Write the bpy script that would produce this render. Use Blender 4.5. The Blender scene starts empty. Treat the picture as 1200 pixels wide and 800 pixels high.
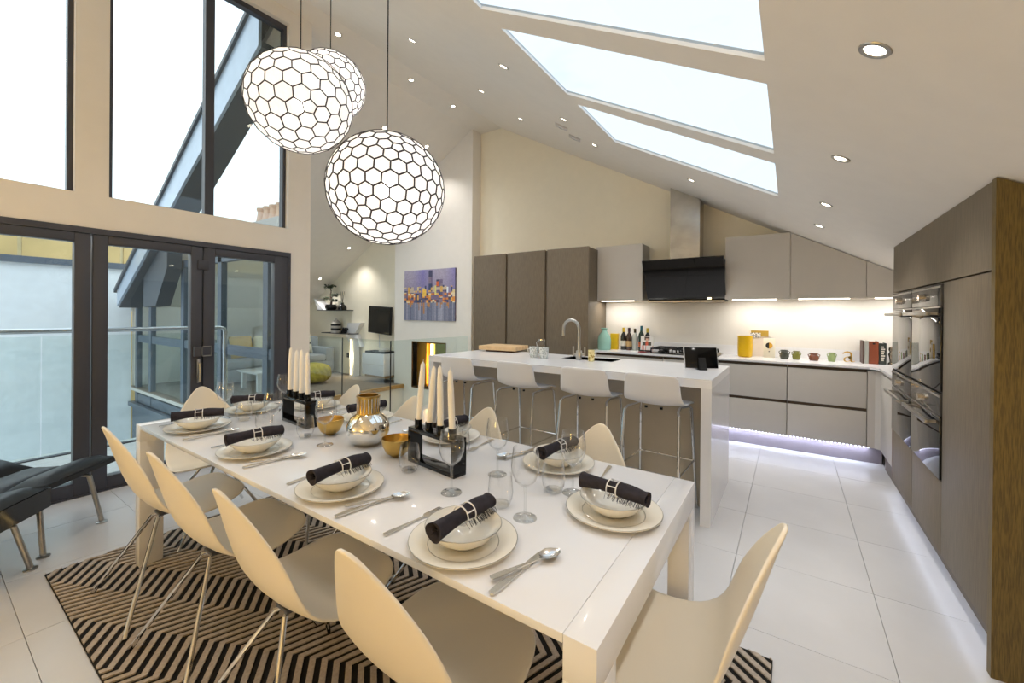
import bpy, bmesh, math, random
from mathutils import Vector, Matrix, Euler
random.seed(7)
PI = math.pi
sc = bpy.context.scene
COL = sc.collection

# ------------------------------------------------------------------ camera
cam_d = bpy.data.cameras.new('camera'); cam = bpy.data.objects.new('camera', cam_d); COL.objects.link(cam)
yaw, pitch, roll = .6006, .0024, -.0089
F = Vector((-math.sin(yaw)*math.cos(pitch), math.cos(yaw)*math.cos(pitch), -math.sin(pitch)))
Rt = Vector((math.cos(yaw), math.sin(yaw), 0)); Dn = F.cross(Rt)
R2 = Rt*math.cos(roll) + Dn*math.sin(roll); D2 = -Rt*math.sin(roll) + Dn*math.cos(roll)
m = Matrix((R2, -D2, -F)).transposed().to_4x4(); m.translation = (0, 0, 1.34)
cam.matrix_world = m
cam_d.sensor_width = 36; cam_d.lens = 485.42/1200*36
cam_d.shift_x = (600-593.74)/1200; cam_d.shift_y = (369.15-400)/1200
cam_d.clip_start = .02; cam_d.clip_end = 200
sc.camera = cam
# ------------------------------------------------------------------ colour management
sc.view_settings.view_transform = 'Standard'; sc.view_settings.look = 'None'
sc.view_settings.gamma = 1; sc.view_settings.use_curve_mapping = False
sc.view_settings.exposure = 0.35
sc.cycles.max_bounces = 10; sc.cycles.transparent_max_bounces = 24
sc.cycles.transmission_bounces = 8; sc.cycles.glossy_bounces = 4; sc.cycles.diffuse_bounces = 5
sc.cycles.caustics_reflective = False; sc.cycles.caustics_refractive = False
sc.cycles.sample_clamp_indirect = 4
# ------------------------------------------------------------------ sky: bright overcast with pale blue gaps
w = bpy.data.worlds.new('sky'); sc.world = w; w.use_nodes = True
nt = w.node_tree; N = nt.nodes; bg = N['Background']
tc = N.new('ShaderNodeTexCoord'); mp = N.new('ShaderNodeMapping'); mp.inputs['Scale'].default_value = (1, 1, 3)
nz = N.new('ShaderNodeTexNoise'); nz.inputs['Scale'].default_value = 2.2; nz.inputs['Detail'].default_value = 6
cr = N.new('ShaderNodeValToRGB')
cr.color_ramp.elements[0].position = .26; cr.color_ramp.elements[0].color = (.50, .68, .92, 1)
cr.color_ramp.elements[1].position = .44; cr.color_ramp.elements[1].color = (.93, .97, 1, 1)
nt.links.new(tc.outputs['Generated'], mp.inputs['Vector']); nt.links.new(mp.outputs[0], nz.inputs['Vector'])
nt.links.new(nz.outputs['Fac'], cr.inputs[0]); nt.links.new(cr.outputs[0], bg.inputs[0])
bg.inputs[1].default_value = 1.75
# ------------------------------------------------------------------ lights
WARM = (1, .63, .16); NEUT = (1, .95, .88); COOL = (.72, .80, 1)
def lamp(name, kind, loc, energy, color, size=.05, rot=(0, 0, 0), spot=None, size_y=None, blend=.6):
    d = bpy.data.lights.new(name, kind); d.energy = energy; d.color = color
    if kind == 'AREA':
        d.size = size
        if size_y: d.shape = 'RECTANGLE'; d.size_y = size_y
    else: d.shadow_soft_size = size
    if spot: d.spot_size = spot; d.spot_blend = blend
    o = bpy.data.objects.new(name, d); COL.objects.link(o); o.location = loc; o.rotation_euler = rot
    return o
def RZ(x): return 2.218 - .551*x          # right roof slope, underside
def LZ(x): return 4.39 + .566*(x + 4.4)    # left roof slope, underside
def CZ(x): return LZ(x) if x < -4.4 else (4.39 if x < -3.94 else RZ(x))
for nm, cx_, cy_, sx, sy in (('skylight_portal_a', -.736, 3.40, 1.5, .85), ('skylight_portal_b', -.736, 2.37, 1.5, .85), ('skylight_portal_c', -.736, 1.33, 1.5, .85)):
    p = lamp(nm, 'AREA', (cx_, cy_, RZ(cx_)+.04), 1, (1, 1, 1), sx, (0, math.atan(.551), 0), size_y=sy)
    p.data.cycles.is_portal = True
for nm, y0, y1, z0, z1 in (('window_portal_a', -1.6, 2.15, .1, 1.83), ('window_portal_b', .87, 2.2, 2.19, 4.25), ('window_portal_c', -1.6, .69, 2.19, 4.25)):
    p = lamp(nm, 'AREA', (-4.3, (y0+y1)/2, (z0+z1)/2), 1, (1, 1, 1), z1-z0, (0, -PI/2, 0), size_y=y1-y0)
    p.data.cycles.is_portal = True
# warm table lamps standing on the sideboard at the unseen end of the room
for i, (x, y, z) in enumerate(((-3.0, -1.7, .95), (-.6, -1.7, .95))):
    lamp('table_lamp_light', 'POINT', (x, y, z), 28, WARM, .16)
DL = [(.195, 1.583), (.195, 2.575), (.195, 3.576), (.195, 4.379), (-.81, 4.355), (-1.81, 2.57), (-1.82, 3.595), (-1.79, 4.29),
      (-2.78, 2.54), (-2.78, 3.536), (-2.75, 4.278), (-4.12, 2.695), (-4.12, 3.755), (-4.12, 4.57), (-4.964, 4.015), (-4.951, 4.86), (-7.454, 5.159), (-8.487, 5.16),
      (.195, .3), (-1.81, -.3), (-2.78, -.3), (-2.78, .9), (-1.81, .9)]

# ------------------------------------------------------------------ materials
def srgb(h):
    h = h.lstrip('#'); c = [int(h[i:i+2], 16)/255 for i in (0, 2, 4)]
    return tuple(((v+.055)/1.055)**2.4 if v > .04045 else v/12.92 for v in c) + (1,)
MATS = {}
def mat(name, col='#ffffff', rough=.5, metal=0, var=.04, scale=8, stretch=(1, 1, 1), bump=0, coat=0, emit=None, es=0, trans=0, ior=1.45, col2=None, spec=.5, p0=.35, p1=.65):
    if name in MATS: return MATS[name]
    M = bpy.data.materials.new(name); M.use_nodes = True; t = M.node_tree; n = t.nodes; b = n['Principled BSDF']
    c = srgb(col)
    tc = n.new('ShaderNodeTexCoord'); mp = n.new('ShaderNodeMapping'); mp.inputs['Scale'].default_value = stretch
    nz = n.new('ShaderNodeTexNoise'); nz.inputs['Scale'].default_value = scale; nz.inputs['Detail'].default_value = 5
    t.links.new(tc.outputs['Object'], mp.inputs[0]); t.links.new(mp.outputs[0], nz.inputs['Vector'])
    r = n.new('ShaderNodeValToRGB'); r.color_ramp.elements[0].position = p0; r.color_ramp.elements[1].position = p1
    c2 = srgb(col2) if col2 else tuple(v*(1-var*2) for v in c[:3])+(1,)
    r.color_ramp.elements[0].color = c2; r.color_ramp.elements[1].color = c
    t.links.new(nz.outputs['Fac'], r.inputs[0]); t.links.new(r.outputs[0], b.inputs['Base Color'])
    b.inputs['Roughness'].default_value = rough; b.inputs['Metallic'].default_value = metal
    b.inputs['Coat Weight'].default_value = coat; b.inputs['Coat Roughness'].default_value = .05
    b.inputs['Transmission Weight'].default_value = trans; b.inputs['IOR'].default_value = ior
    b.inputs['Specular IOR Level'].default_value = spec
    if emit: b.inputs['Emission Color'].default_value = srgb(emit); b.inputs['Emission Strength'].default_value = es
    if bump:
        bp = n.new('ShaderNodeBump'); bp.inputs['Strength'].default_value = bump; bp.inputs['Distance'].default_value = .002
        t.links.new(nz.outputs['Fac'], bp.inputs['Height']); t.links.new(bp.outputs[0], b.inputs['Normal'])
    MATS[name] = M; return M
def glassmat(name, tint='#ffffff', refl=.09, edge=.55, rough=0.0, power=1):
    # thin clear glass: transparent, mirror-like towards grazing angles
    M = bpy.data.materials.new(name); M.use_nodes = True; t = M.node_tree; n = t.nodes; n.clear()
    o = n.new('ShaderNodeOutputMaterial'); mx = n.new('ShaderNodeMixShader'); tr = n.new('ShaderNodeBsdfTransparent'); g = n.new('ShaderNodeBsdfGlossy')
    tr.inputs[0].default_value = srgb(tint); g.inputs['Roughness'].default_value = rough
    lw = n.new('ShaderNodeLayerWeight'); lw.inputs[0].default_value = edge*.6
    mt = n.new('ShaderNodeMath'); mt.operation = 'MULTIPLY_ADD'; mt.inputs[1].default_value = edge; mt.inputs[2].default_value = refl; mt.use_clamp = True
    pw = n.new('ShaderNodeMath'); pw.operation = 'POWER'; pw.inputs[1].default_value = power
    if power > 1: lw.inputs[0].default_value = .5
    t.links.new(lw.outputs['Facing'], pw.inputs[0]); t.links.new(pw.outputs[0], mt.inputs[0]); t.links.new(mt.outputs[0], mx.inputs[0])
    t.links.new(tr.outputs[0], mx.inputs[1]); t.links.new(g.outputs[0], mx.inputs[2]); t.links.new(mx.outputs[0], o.inputs[0])
    MATS[name] = M; return M
def vcolmat(name, rough=.5, spec=.5):
    M = bpy.data.materials.new(name); M.use_nodes = True; t = M.node_tree; b = t.nodes['Principled BSDF']
    a = t.nodes.new('ShaderNodeVertexColor'); a.layer_name = 'print'; t.links.new(a.outputs[0], b.inputs['Base Color'])
    b.inputs['Roughness'].default_value = rough; MATS[name] = M; return M
m_wall = mat('wall_paint', '#f2ede6', .75, var=.01); m_cream = mat('cream_wall_paint', '#f8f0dc', .75, var=.01)
m_ceil = mat('ceiling_paint', '#f0ebe4', .8, var=.01)
m_tile = mat('porcelain_tile', '#d2d2d5', .28, var=.03, scale=3, spec=.45); m_grout = mat('grout', '#cbc7c2', .8)
m_gloss = mat('white_gloss_lacquer', '#e4e4e7', .22, var=.005, coat=.3)
m_quartz = mat('white_quartz', '#ececee', .2, var=.01)
m_chair = mat('white_moulded_shell', '#e9e0cf', .38, var=.006)
m_stool = mat('white_stool_shell', '#e2e3e8', .35, var=.006)
m_chrome = mat('chrome', '#dcdcdc', .08, 1, var=.01)
m_steel = mat('brushed_steel', '#b4b2ae', .3, 1, var=.05, scale=30, stretch=(1, 1, 14))
m_oak = mat('dark_stained_oak', '#7b6e5c', .5, var=.14, scale=40, stretch=(6, 6, .3), bump=.35)
m_oak_warmlit = mat('warm_lit_oak', '#74602f', .45, var=.24, scale=48, stretch=(6, 6, .4), bump=.4)  # same oak as the cabinets, with warm lamplight put into its colour
m_grey = mat('matt_taupe_laminate', '#c1bcb5', .45, var=.01)
m_islp = mat('island_taupe_panel', '#bdb19d', .5, var=.02)
m_dark = mat('dark_bronze_channel', '#4a3a2a', .4)
m_frame = mat('anthracite_aluminium', '#42434c', .38, var=.02)
m_black = mat('black_gloss', '#0b0b0c', .12); m_blackm = mat('black_matt', '#151515', .6)
m_bglass = mat('black_glass', '#050506', .03, spec=.8)
m_oven = mat('smoked_oven_glass', '#1d1d1e', .03, spec=.75)
m_china = mat('white_china', '#ece8de', .12, var=.005, coat=.4)
m_rim = mat('silver_rim_line', '#a8a69f', .3, .5)
m_napk = mat('charcoal_linen', '#2f2b34', .9, var=.2, scale=60, bump=.6)
m_cut = mat('polished_cutlery', '#e2e0dc', .22, 1, var=.01)
m_candle = mat('white_wax', '#faf6ee', .4, var=.01)
m_leather = mat('black_leather', '#0e0f11', .42, var=.2, scale=40, bump=.2)
m_gold = mat('brushed_gold', '#cfac62', .3, 1, var=.06)
m_silverg = mat('mercury_silver', '#e9e6df', .06, 1, var=.05, col2='#d6ab54', scale=5, p0=.40, p1=.46)
m_rugb = mat('black_rug_pile', '#16120f', .95, var=.3, scale=90, bump=.5)
m_rugt = mat('taupe_rug_pile', '#b6a99c', .95, var=.10, scale=90, bump=.5)
m_extw = mat('pale_render', '#dfe6ec', .8, var=.03); m_extf = mat('balcony_paving', '#d9dadb', .7, var=.05)
m_fasc = mat('blue_grey_metal', '#b4c2d2', .35, .3, var=.04); m_beam = mat('dark_zinc', '#50565c', .5, .2, var=.04)
m_bframe = mat('blue_grey_frame', '#596471', .4, var=.03); m_yell = mat('ochre_panel', '#cdb47c', .6, var=.08, scale=2)
m_brick = mat('terracotta', '#dcb094', .8, var=.1)
m_light = mat('lamp_lens', '#ffffff', .5, emit='#fff1d6', es=9)
m_led = mat('led_strip', '#ffffff', .5, emit='#fff3e0', es=5); m_ledc = mat('cool_led', '#ffffff', .5, emit='#dfe2ff', es=5)
m_ledw = mat('warm_led', '#ffffff', .5, emit='#ffd58a', es=7)
m_glass = glassmat('window_glass', '#f4fafb', .03, .35); m_bal = glassmat('balustrade_glass', '#f7fcfb', .04, .2)
m_thin = glassmat('drinking_glass', '#ffffff', .035, .95, power=3.5); m_solid = glassmat('solid_glass', '#fdfefe', .07, .9, power=2)
m_roofg = glassmat('skylight_glass', '#d9dfe4', .02, .1)
# ------------------------------------------------------------------ mesh builder
class MB:
    def __init__(s): s.b = bmesh.new()
    def box(s, x0, x1, y0, y1, z0, z1, bev=0):
        r = bmesh.ops.create_cube(s.b, size=1)
        for v in r['verts']:
            v.co = Vector(((x0+x1)/2+v.co.x*(x1-x0), (y0+y1)/2+v.co.y*(y1-y0), (z0+z1)/2+v.co.z*(z1-z0)))
        if bev:
            es = list({e for v in r['verts'] for e in v.link_edges})
            bmesh.ops.bevel(s.b, geom=es, offset=bev, segments=2, profile=.5, affect='EDGES')
        return s
    def prism(s, pts, axis, a, b):
        """closed 2D outline swept along an axis from a to b"""
        def mk(p, t):
            return {'x': (t, p[0], p[1]), 'y': (p[0], t, p[1]), 'z': (p[0], p[1], t)}[axis]
        A = [s.b.verts.new(mk(p, a)) for p in pts]; B = [s.b.verts.new(mk(p, b)) for p in pts]
        n = len(pts); s.b.faces.new(A[::-1]); s.b.faces.new(B)
        for i in range(n): s.b.faces.new((A[i], A[(i+1) % n], B[(i+1) % n], B[i]))
        return s
    def slab(s, pts, zf, t):
        A = [s.b.verts.new((x, y, zf(x))) for x, y in pts]; B = [s.b.verts.new((x, y, zf(x)+t)) for x, y in pts]
        n = len(pts); s.b.faces.new(A[::-1]); s.b.faces.new(B)
        for i in range(n): s.b.faces.new((A[i], A[(i+1) % n], B[(i+1) % n], B[i]))
        return s
    def tube(s, pts, r, n=10, cap=True):
        pts = [Vector(p) for p in pts]; rs = r if isinstance(r, (list, tuple)) else [r]*len(pts); rings = []
        up = None
        for i, p in enumerate(pts):
            d = (pts[min(i+1, len(pts)-1)]-pts[max(i-1, 0)]).normalized()
            if up is None: up = d.orthogonal().normalized()
            u = (up - d*up.dot(d)).normalized(); up = u; v = d.cross(u)
            rings.append([s.b.verts.new(p+(u*math.cos(2*PI*k/n)+v*math.sin(2*PI*k/n))*rs[i]) for k in range(n)])
        for a, b in zip(rings, rings[1:]):
            for k in range(n): s.b.faces.new((a[k], a[(k+1) % n], b[(k+1) % n], b[k]))
        if cap: s.b.faces.new(rings[0][::-1]); s.b.faces.new(rings[-1])
        return s
    def lathe(s, prof, n=28, c=(0, 0, 0), sx=1, sy=1):
        rings = []
        for r, z in prof:
            if r < 1e-5: rings.append([s.b.verts.new((c[0], c[1], c[2]+z))])
            else: rings.append([s.b.verts.new((c[0]+r*sx*math.cos(2*PI*k/n), c[1]+r*sy*math.sin(2*PI*k/n), c[2]+z)) for k in range(n)])
        for a, b in zip(rings, rings[1:]):
            for k in range(n):
                k2 = (k+1) % n
                if len(a) == 1 and len(b) == 1: continue
                if len(a) == 1: s.b.faces.new((a[0], b[k2], b[k]))
                elif len(b) == 1: s.b.faces.new((a[k], a[k2], b[0]))
                else: s.b.faces.new((a[k], a[k2], b[k2], b[k]))
        return s
    def grid(s, rows):
        R = [[s.b.verts.new(p) for p in row] for row in rows]
        for a, b in zip(R, R[1:]):
            for i in range(len(a)-1): s.b.faces.new((a[i], a[i+1], b[i+1], b[i]))
        return s
    def ball(s, c, r, sub=2, sc_=(1, 1, 1)):
        q = bmesh.ops.create_icosphere(s.b, subdivisions=sub, radius=r)
        for v in q['verts']: v.co = Vector((v.co.x*sc_[0]+c[0], v.co.y*sc_[1]+c[1], v.co.z*sc_[2]+c[2]))
        return s
    def xf(s, M): bmesh.ops.transform(s.b, matrix=M, verts=s.b.verts[:]); return s
    def obj(s, name, m, parent=None, world=True, smooth=35, fixn=True):
        if parent is not None and world: bmesh.ops.transform(s.b, matrix=parent.matrix_basis.inverted(), verts=s.b.verts[:])
        if fixn: bmesh.ops.recalc_face_normals(s.b, faces=s.b.faces[:])
        me = bpy.data.meshes.new(name); s.b.to_mesh(me); s.b.free()
        if smooth:
            me.shade_smooth(); me.set_sharp_from_angle(angle=math.radians(smooth))
        me.materials.append(m)
        o = bpy.data.objects.new(name, me); COL.objects.link(o)
        if parent is not None: o.parent = parent
        return o
def tag(o, label, cat=None, group=None, kind=None):
    if label: o['label'] = label
    if cat: o['category'] = cat
    if group: o['group'] = group
    if kind: o['kind'] = kind
    return o
def thing(name, label, cat, loc=(0, 0, 0), rz=0, group=None):
    o = bpy.data.objects.new(name, None); COL.objects.link(o); o.location = loc; o.rotation_euler = (0, 0, rz); o.empty_display_size = .05
    o.matrix_basis = Matrix.Translation(loc) @ Matrix.Rotation(rz, 4, 'Z')
    return tag(o, label, cat, group)
def kids(o): return [c for c in bpy.data.objects if c.parent == o]
CH = {}
def copy_tree(o, loc, rz, label=None, parent=None):
    if o.name not in CH: CH[o.name] = kids(o)
    c = o.copy(); COL.objects.link(c)
    if parent is None: c.matrix_basis = Matrix.Translation(loc) @ Matrix.Rotation(rz, 4, 'Z')
    else: c.parent = parent
    if label: c['label'] = label
    for k in CH[o.name]: copy_tree(k, None, None, None, c)
    return c
def struct(name, mb, m, smooth=0): return tag(mb.obj(name, m, None, smooth=smooth), None, kind='structure')
def vgrid(name, nx, nz, fn, m, parent, mk):
    """flat print: grid of cells coloured by fn(u,v); mk(u,v) gives the local point"""
    b = bmesh.new(); V = [[b.verts.new(mk(i/nx, j/nz)) for i in range(nx+1)] for j in range(nz+1)]; cols = []
    for j in range(nz):
        for i in range(nx):
            b.faces.new((V[j][i], V[j][i+1], V[j+1][i+1], V[j+1][i])); cols.append(fn((i+.5)/nx, (j+.5)/nz))
    me = bpy.data.meshes.new(name); b.to_mesh(me); b.free()
    a = me.color_attributes.new('print', 'FLOAT_COLOR', 'CORNER'); k = 0
    for f, c in zip(me.polygons, cols):
        for li in f.loop_indices: a.data[li].color = c
    me.materials.append(m); o = bpy.data.objects.new(name, me); COL.objects.link(o); o.parent = parent
    return o

# ================================================================== SETTING
f = struct('floor', MB().box(-4.42, 1.3, -2.2, 5.6, -.06, -.012).box(-6.0, -4.42, 2.3, 3.7, -.06, -.012).box(-9.8, -6.0, 2.3, 5.6, -.06, -.012), m_grout)
tl = None; n = 0
gx = [-.24 + .584*i for i in range(-7, 3)]; gy = [2.07 + .594*j for j in range(-5, 6)]
for i in range(len(gx)):
    for j in range(len(gy)):
        x0, x1 = max(gx[i], -4.2), min(gx[i]+.584, 1.25); y0, y1 = gy[j], min(gy[j]+.594, 5.55)
        if x1-x0 < .05 or y1-y0 < .05: continue
        if x0 == gx[i] and x1 == gx[i]+.584 and y1 == gy[j]+.594:
            if tl is None: tl = MB().box(0, .5822, 0, .5922, -.012, 0, .0008).obj('tile', m_tile, f, smooth=0); t = tl
            else: t = tl.copy(); COL.objects.link(t)
            t.location = (x0+.001, y0+.001, 0)
        else: MB().box(x0+.001, x1-.0015, y0+.001, y1-.0008, -.012, 0).obj('tile', m_tile, f, smooth=0)
struct('trim_1', MB().box(-9.7, -6.0, 2.3, 5.55, -.012, .004), mat('brown_grey_carpet', '#8d8175', .9, var=.1, scale=40))
struct('trim_2', MB().box(-6.03, -5.97, 3.7, 5.35, -.05, .012), mat('honey_oak_nosing', '#c39a5c', .4, var=.1))
struct('wall_stair', MB().box(-6.05, -6.0, 3.7, 5.35, -1.5, -.05).box(-4.42, -4.40, 3.7, 5.35, -1.5, -.02).box(-6.05, -4.4, 3.66, 3.7, -1.5, -.02).box(-6.05, -4.4, 3.7, 5.55, -1.55, -1.5), m_wall)
# ceiling
cb = MB(); ys = [-2.2, .9, 1.76, 1.943, 2.797, 2.978, 3.83, 5.55]
for y0, y1 in zip(ys, ys[1:]):
    cb.slab([(-3.94, y0), (-1.387, y0), (-1.387, y1), (-3.94, y1)], RZ, .03); cb.slab([(-.085, y0), (1.3, y0), (1.3, y1), (-.085, y1)], RZ, .03)
for y0, y1 in ((-2.2, .9), (1.76, 1.943), (2.797, 2.978), (3.83, 5.55)): cb.slab([(-1.387, y0), (-.085, y0), (-.085, y1), (-1.387, y1)], RZ, .03)
cb.slab([(-4.45, -2.2), (-3.94, -2.2), (-3.94, 5.55), (-4.45, 5.55)], lambda x: 4.39, .09)
cb.slab([(-9.8, 2.2), (-7.4, 2.2), (-7.4, 5.6), (-9.8, 5.6)], LZ, .12)
cb.slab([(-7.4, 4.3), (-5.4, 3.1), (-4.8, 2.47), (-4.4, 2.47), (-4.4, 5.6), (-7.4, 5.6)], LZ, .12)
cb.slab([(-7.4, 2.2), (-4.4, 2.2), (-4.4, 2.47), (-7.4, 2.47)], LZ, .12)
struct('ceiling', cb, m_ceil)
for i, (y0, y1) in enumerate(((.9, 1.76), (1.943, 2.797), (2.978, 3.83))):
    struct('window_%d' % (i+3), MB().slab([(-1.387, y0), (-.085, y0), (-.085, y1), (-1.387, y1)], lambda x: RZ(x)+.018, .01), m_roofg)
struct('window_6', MB().slab([(-7.4, 2.45), (-4.8, 2.45), (-5.4, 3.1), (-7.4, 4.3)], lambda x: LZ(x)+.06, .012), m_glass)
prof = [(1.3, -1.6), (1.3, RZ(1.3)+.05), (-3.94, 4.44), (-4.4, 4.44), (-9.8, LZ(-9.8)+.05), (-9.8, -1.6)]
struct('wall_back', MB().prism(prof, 'y', 5.55, 5.7), m_cream)
pf = [(1.3, -.05), (1.3, RZ(1.3)+.05), (-3.94, 4.44), (-4.4, 4.44), (-4.4, -.05)]
struct('wall_front', MB().prism(pf, 'y', -2.35, -2.2), m_wall)
struct('wall_right', MB().box(1.25, 1.4, -2.2, 5.6, -.05, RZ(1.25)+.05), m_wall)
struct('wall_lounge', MB().box(-9.8, -9.65, 2.35, 5.6, -.05, 1.6), m_wall)
# left wall with door and window openings
lw = MB()
L0, L1 = -4.38, -4.2
lw.box(L0, L1, 2.23, 2.44, -.05, 4.44).box(L0, L1, 2.206, 2.23, 2.185, 4.25).box(L0, L1, -2.2, 2.23, 1.94, 2.185).box(L0, L1, .69, .87, 2.185, 4.25).box(L0, L1, -2.2, 2.23, 4.25, 4.44)
lw.box(L0, L1, -2.2, -1.6, -.05, 1.94).box(L0, L1, -2.2, -1.6, 2.185, 4.25)
struct('wall_left', lw, m_wall)
# chimney breast with recess
cbm = MB(); x0, x1 = -6.25, -4.36
def ctop(x): return CZ(x)+.03
cbm.prism([(x0, .81), (x1, .81), (x1, 4.42), (-4.4, 4.42), (x0, ctop(x0))], 'y', 5.33, 5.55)
cbm.box(x0, -5.745, 5.33, 5.55, -1.5, .81).box(-4.94, x1, 5.33, 5.55, -1.5, .81).box(-5.745, -4.94, 5.33, 5.55, -1.5, .0)
struct('wall_chimney', cbm, m_wall)
fp = thing('fireplace_niche', 'gold lined recess glowing in the white wall under the cityscape canvas', 'fireplace', (-5.34, 5.4, 0))
MB().box(-5.745, -4.94, 5.535, 5.548, .0, .81).obj('back_panel', mat('olive_bronze_mirror', '#8d8a5c', .15, .9), fp)
MB().box(-5.745, -5.50, 5.44, 5.535, .0, .81).obj('side_panel', mat('amber_lit_panel', '#c98a28', .3, .6), fp)  # orange glow on the left of the recess, put into this panel's colour
MB().box(-5.46, -5.41, 5.50, 5.53, .03, .78).obj('light_strip', m_ledw, fp)
MB().box(-5.765, -5.745, 5.322, 5.55, -.02, .83).box(-4.94, -4.92, 5.322, 5.55, -.02, .83).box(-5.765, -4.92, 5.322, 5.55, .81, .83).box(-5.765, -4.92, 5.322, 5.55, -.02, .0).obj('frame', mat('bronze_trim', '#7b5c34', .35, .6), fp)
lamp('fireplace_light', 'POINT', (-5.44, 5.43, .4), 3.5, (1, .6, .2), .04)
# ------------------------------------------------ glazed doors
def door(n, y0, y1, g0, g1, dark=True):
    d = thing('door_%d' % n, None, None, (-4.2, y0, 0)); d['kind'] = 'structure'
    X0, X1 = -4.27, -4.195
    MB().box(X0, X1, y0, g0, .012, 1.895, .004).box(X0, X1, g1, y1, .012, 1.895, .004).box(X0, X1, g0, g1, .012, .105, .003).box(X0, X1, g0, g1, 1.83, 1.895, .003).obj('door_frame', m_frame, d)
    MB().box(-4.232, -4.222, g0-.005, g1+.005, .1, 1.835).obj('pane', m_glass, d)
    return d
door(1, -.62, .057, -.53, -.03); door(2, .07, .775, .14, .69)
d3 = door(3, .785, 1.466, .868, 1.385); d4 = door(4, 1.476, 2.205, 1.563, 2.074); door(5, -1.4, -.63, -1.3, -.72)
MB().box(-4.30, -4.19, -1.6, 2.23, 1.898, 1.94).box(-4.30, -4.19, 2.206, 2.23, 0, 1.94).box(-4.30, -4.19, -1.6, -1.42, 0, 1.94).box(-4.38, -4.19, -1.6, 2.23, -.01, .012)
b = MB().box(-4.30, -4.188, -1.6, 2.23, 1.898, 1.94).box(-4.30, -4.188, 2.206, 2.23, 0, 1.9).box(-4.30, -4.188, -1.6, -1.42, 0, 1.9).box(-4.30, -4.188, -1.6, 2.23, 0, .012)
struct('trim_3', b, m_frame)
# handles
MB().box(-4.19, -4.17, 1.425, 1.447, .73, .93, .004).tube([(-4.175, 1.436, .90), (-4.14, 1.436, .90), (-4.14, 1.436, .74)], .009).obj('lever_handle', m_steel, d3)
MB().box(-4.19, -4.16, 1.40, 1.53, .955, 1.04, .004).obj('latch', m_frame, d3)
q = MB(); q.box(-4.165, -4.155, 1.45, 1.53, 1.032, 1.042).box(-4.165, -4.155, 1.45, 1.53, .953, .963).box(-4.165, -4.155, 1.522, 1.53, .953, 1.042).box(-4.165, -4.155, 1.45, 1.458, .953, 1.042)
q.obj('latch_ring', m_steel, d3)
MB().box(-4.195, -4.18, 1.43, 1.51, 1.70, 1.78, .003).obj('hinge', m_frame, d4)
# upper windows
def uwin(n, y0, y1, mull=None):
    d = thing('window_%d' % n, None, None, (-4.26, y0, 2.185)); d['kind'] = 'structure'
    q = MB(); X0, X1 = -4.32, -4.255; z0, z1 = 2.185, 4.25
    q.box(X0, X1, y0, y0+.03, z0, z1).box(X0, X1, y1-.03, y1, z0, z1).box(X0, X1, y0+.03, y1-.03, z0, z0+.012).box(X0, X1, y0+.03, y1-.03, z1-.05, z1)
    if mull: q.box(X0, X1, mull-.035, mull+.035, z0+.012, z1-.05)
    q.obj('window_frame', m_frame, d)
    for a, c in ([(y0+.03, y1-.03)] if not mull else [(y0+.03, mull-.035), (mull+.035, y1-.03)]):
        MB().box(-4.295, -4.285, a-.005, c+.005, z0+.007, z1-.045).obj('pane', m_glass, d)
uwin(1, -1.6, .69); uwin(2, .87, 2.205, 1.535)

# ================================================================== OUTSIDE
struct('trim_4', MB().box(-5.75, -4.38, -2.5, 2.3, -.2, -.01), m_extf)
struct('wall_terrace', MB().box(-9.9, -9.65, -7, 2.3, -3, 2.06), m_extw)
cp = MB().box(-9.95, -9.58, -7, 2.3, 2.06, 2.16); struct('trim_5', cp, m_bframe)
struct('ground', MB().box(-40, -5.75, -30, 30, -3.2, -3), mat('far_ground', '#8c8f90', .9))
ob = thing('distant_building', 'ochre panelled building behind the white terrace wall', 'building', (-12.5, -2, -3))
for i in range(7):
    y = -6 + i*1.45
    MB().box(-13, -12, y+.03, y+1.42, -3, 2.95).obj('facade_panel', m_yell, ob)
MB().box(-12.9, -12.05, -6, 4.2, -3, 2.9).obj('joint', mat('pale_joint', '#e8dfba', .7), ob)
cs = thing('chimney_stack', 'row of terracotta chimney pots seen low through the tall window', 'chimney', (-25, 12, 3))
MB().box(-26.5, -23.2, 11.6, 12.4, -3, 6.6).obj('stack_body', mat('dusky_brick', '#bcaea4', .9), cs)
for i in range(4): MB().lathe([(.36, 0), (.30, .3), (.27, .6), (.33, .7), (.33, .8), (.25, .8), (.25, .3)], 14, (-25.7+i*.72, 12, 6.6)).obj('chimney_pot', m_brick, cs)
# balcony balustrade
bl = thing('balcony_balustrade', 'clear glass balcony balustrade with a round steel handrail outside the doors', 'balustrade', (-5.6, 0, 0))
for y0, y1 in ((-2.2, -.75), (-.74, .71), (.72, 2.13)): MB().box(-5.61, -5.595, y0, y1, -.02, 1.10).obj('glass_panel', m_bal, bl)
MB().box(-5.63, -5.57, -2.2, 2.15, -.06, .0).obj('base_channel', m_frame, bl)
MB().tube([(-5.6, -2.2, 1.15), (-5.6, 2.14, 1.15), (-5.6, 2.18, 1.135), (-5.6, 2.195, 1.10), (-5.6, 2.195, 0)], .024, 12).obj('handrail', mat('satin_rail', '#c9ccd0', .25, 1), bl)
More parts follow.
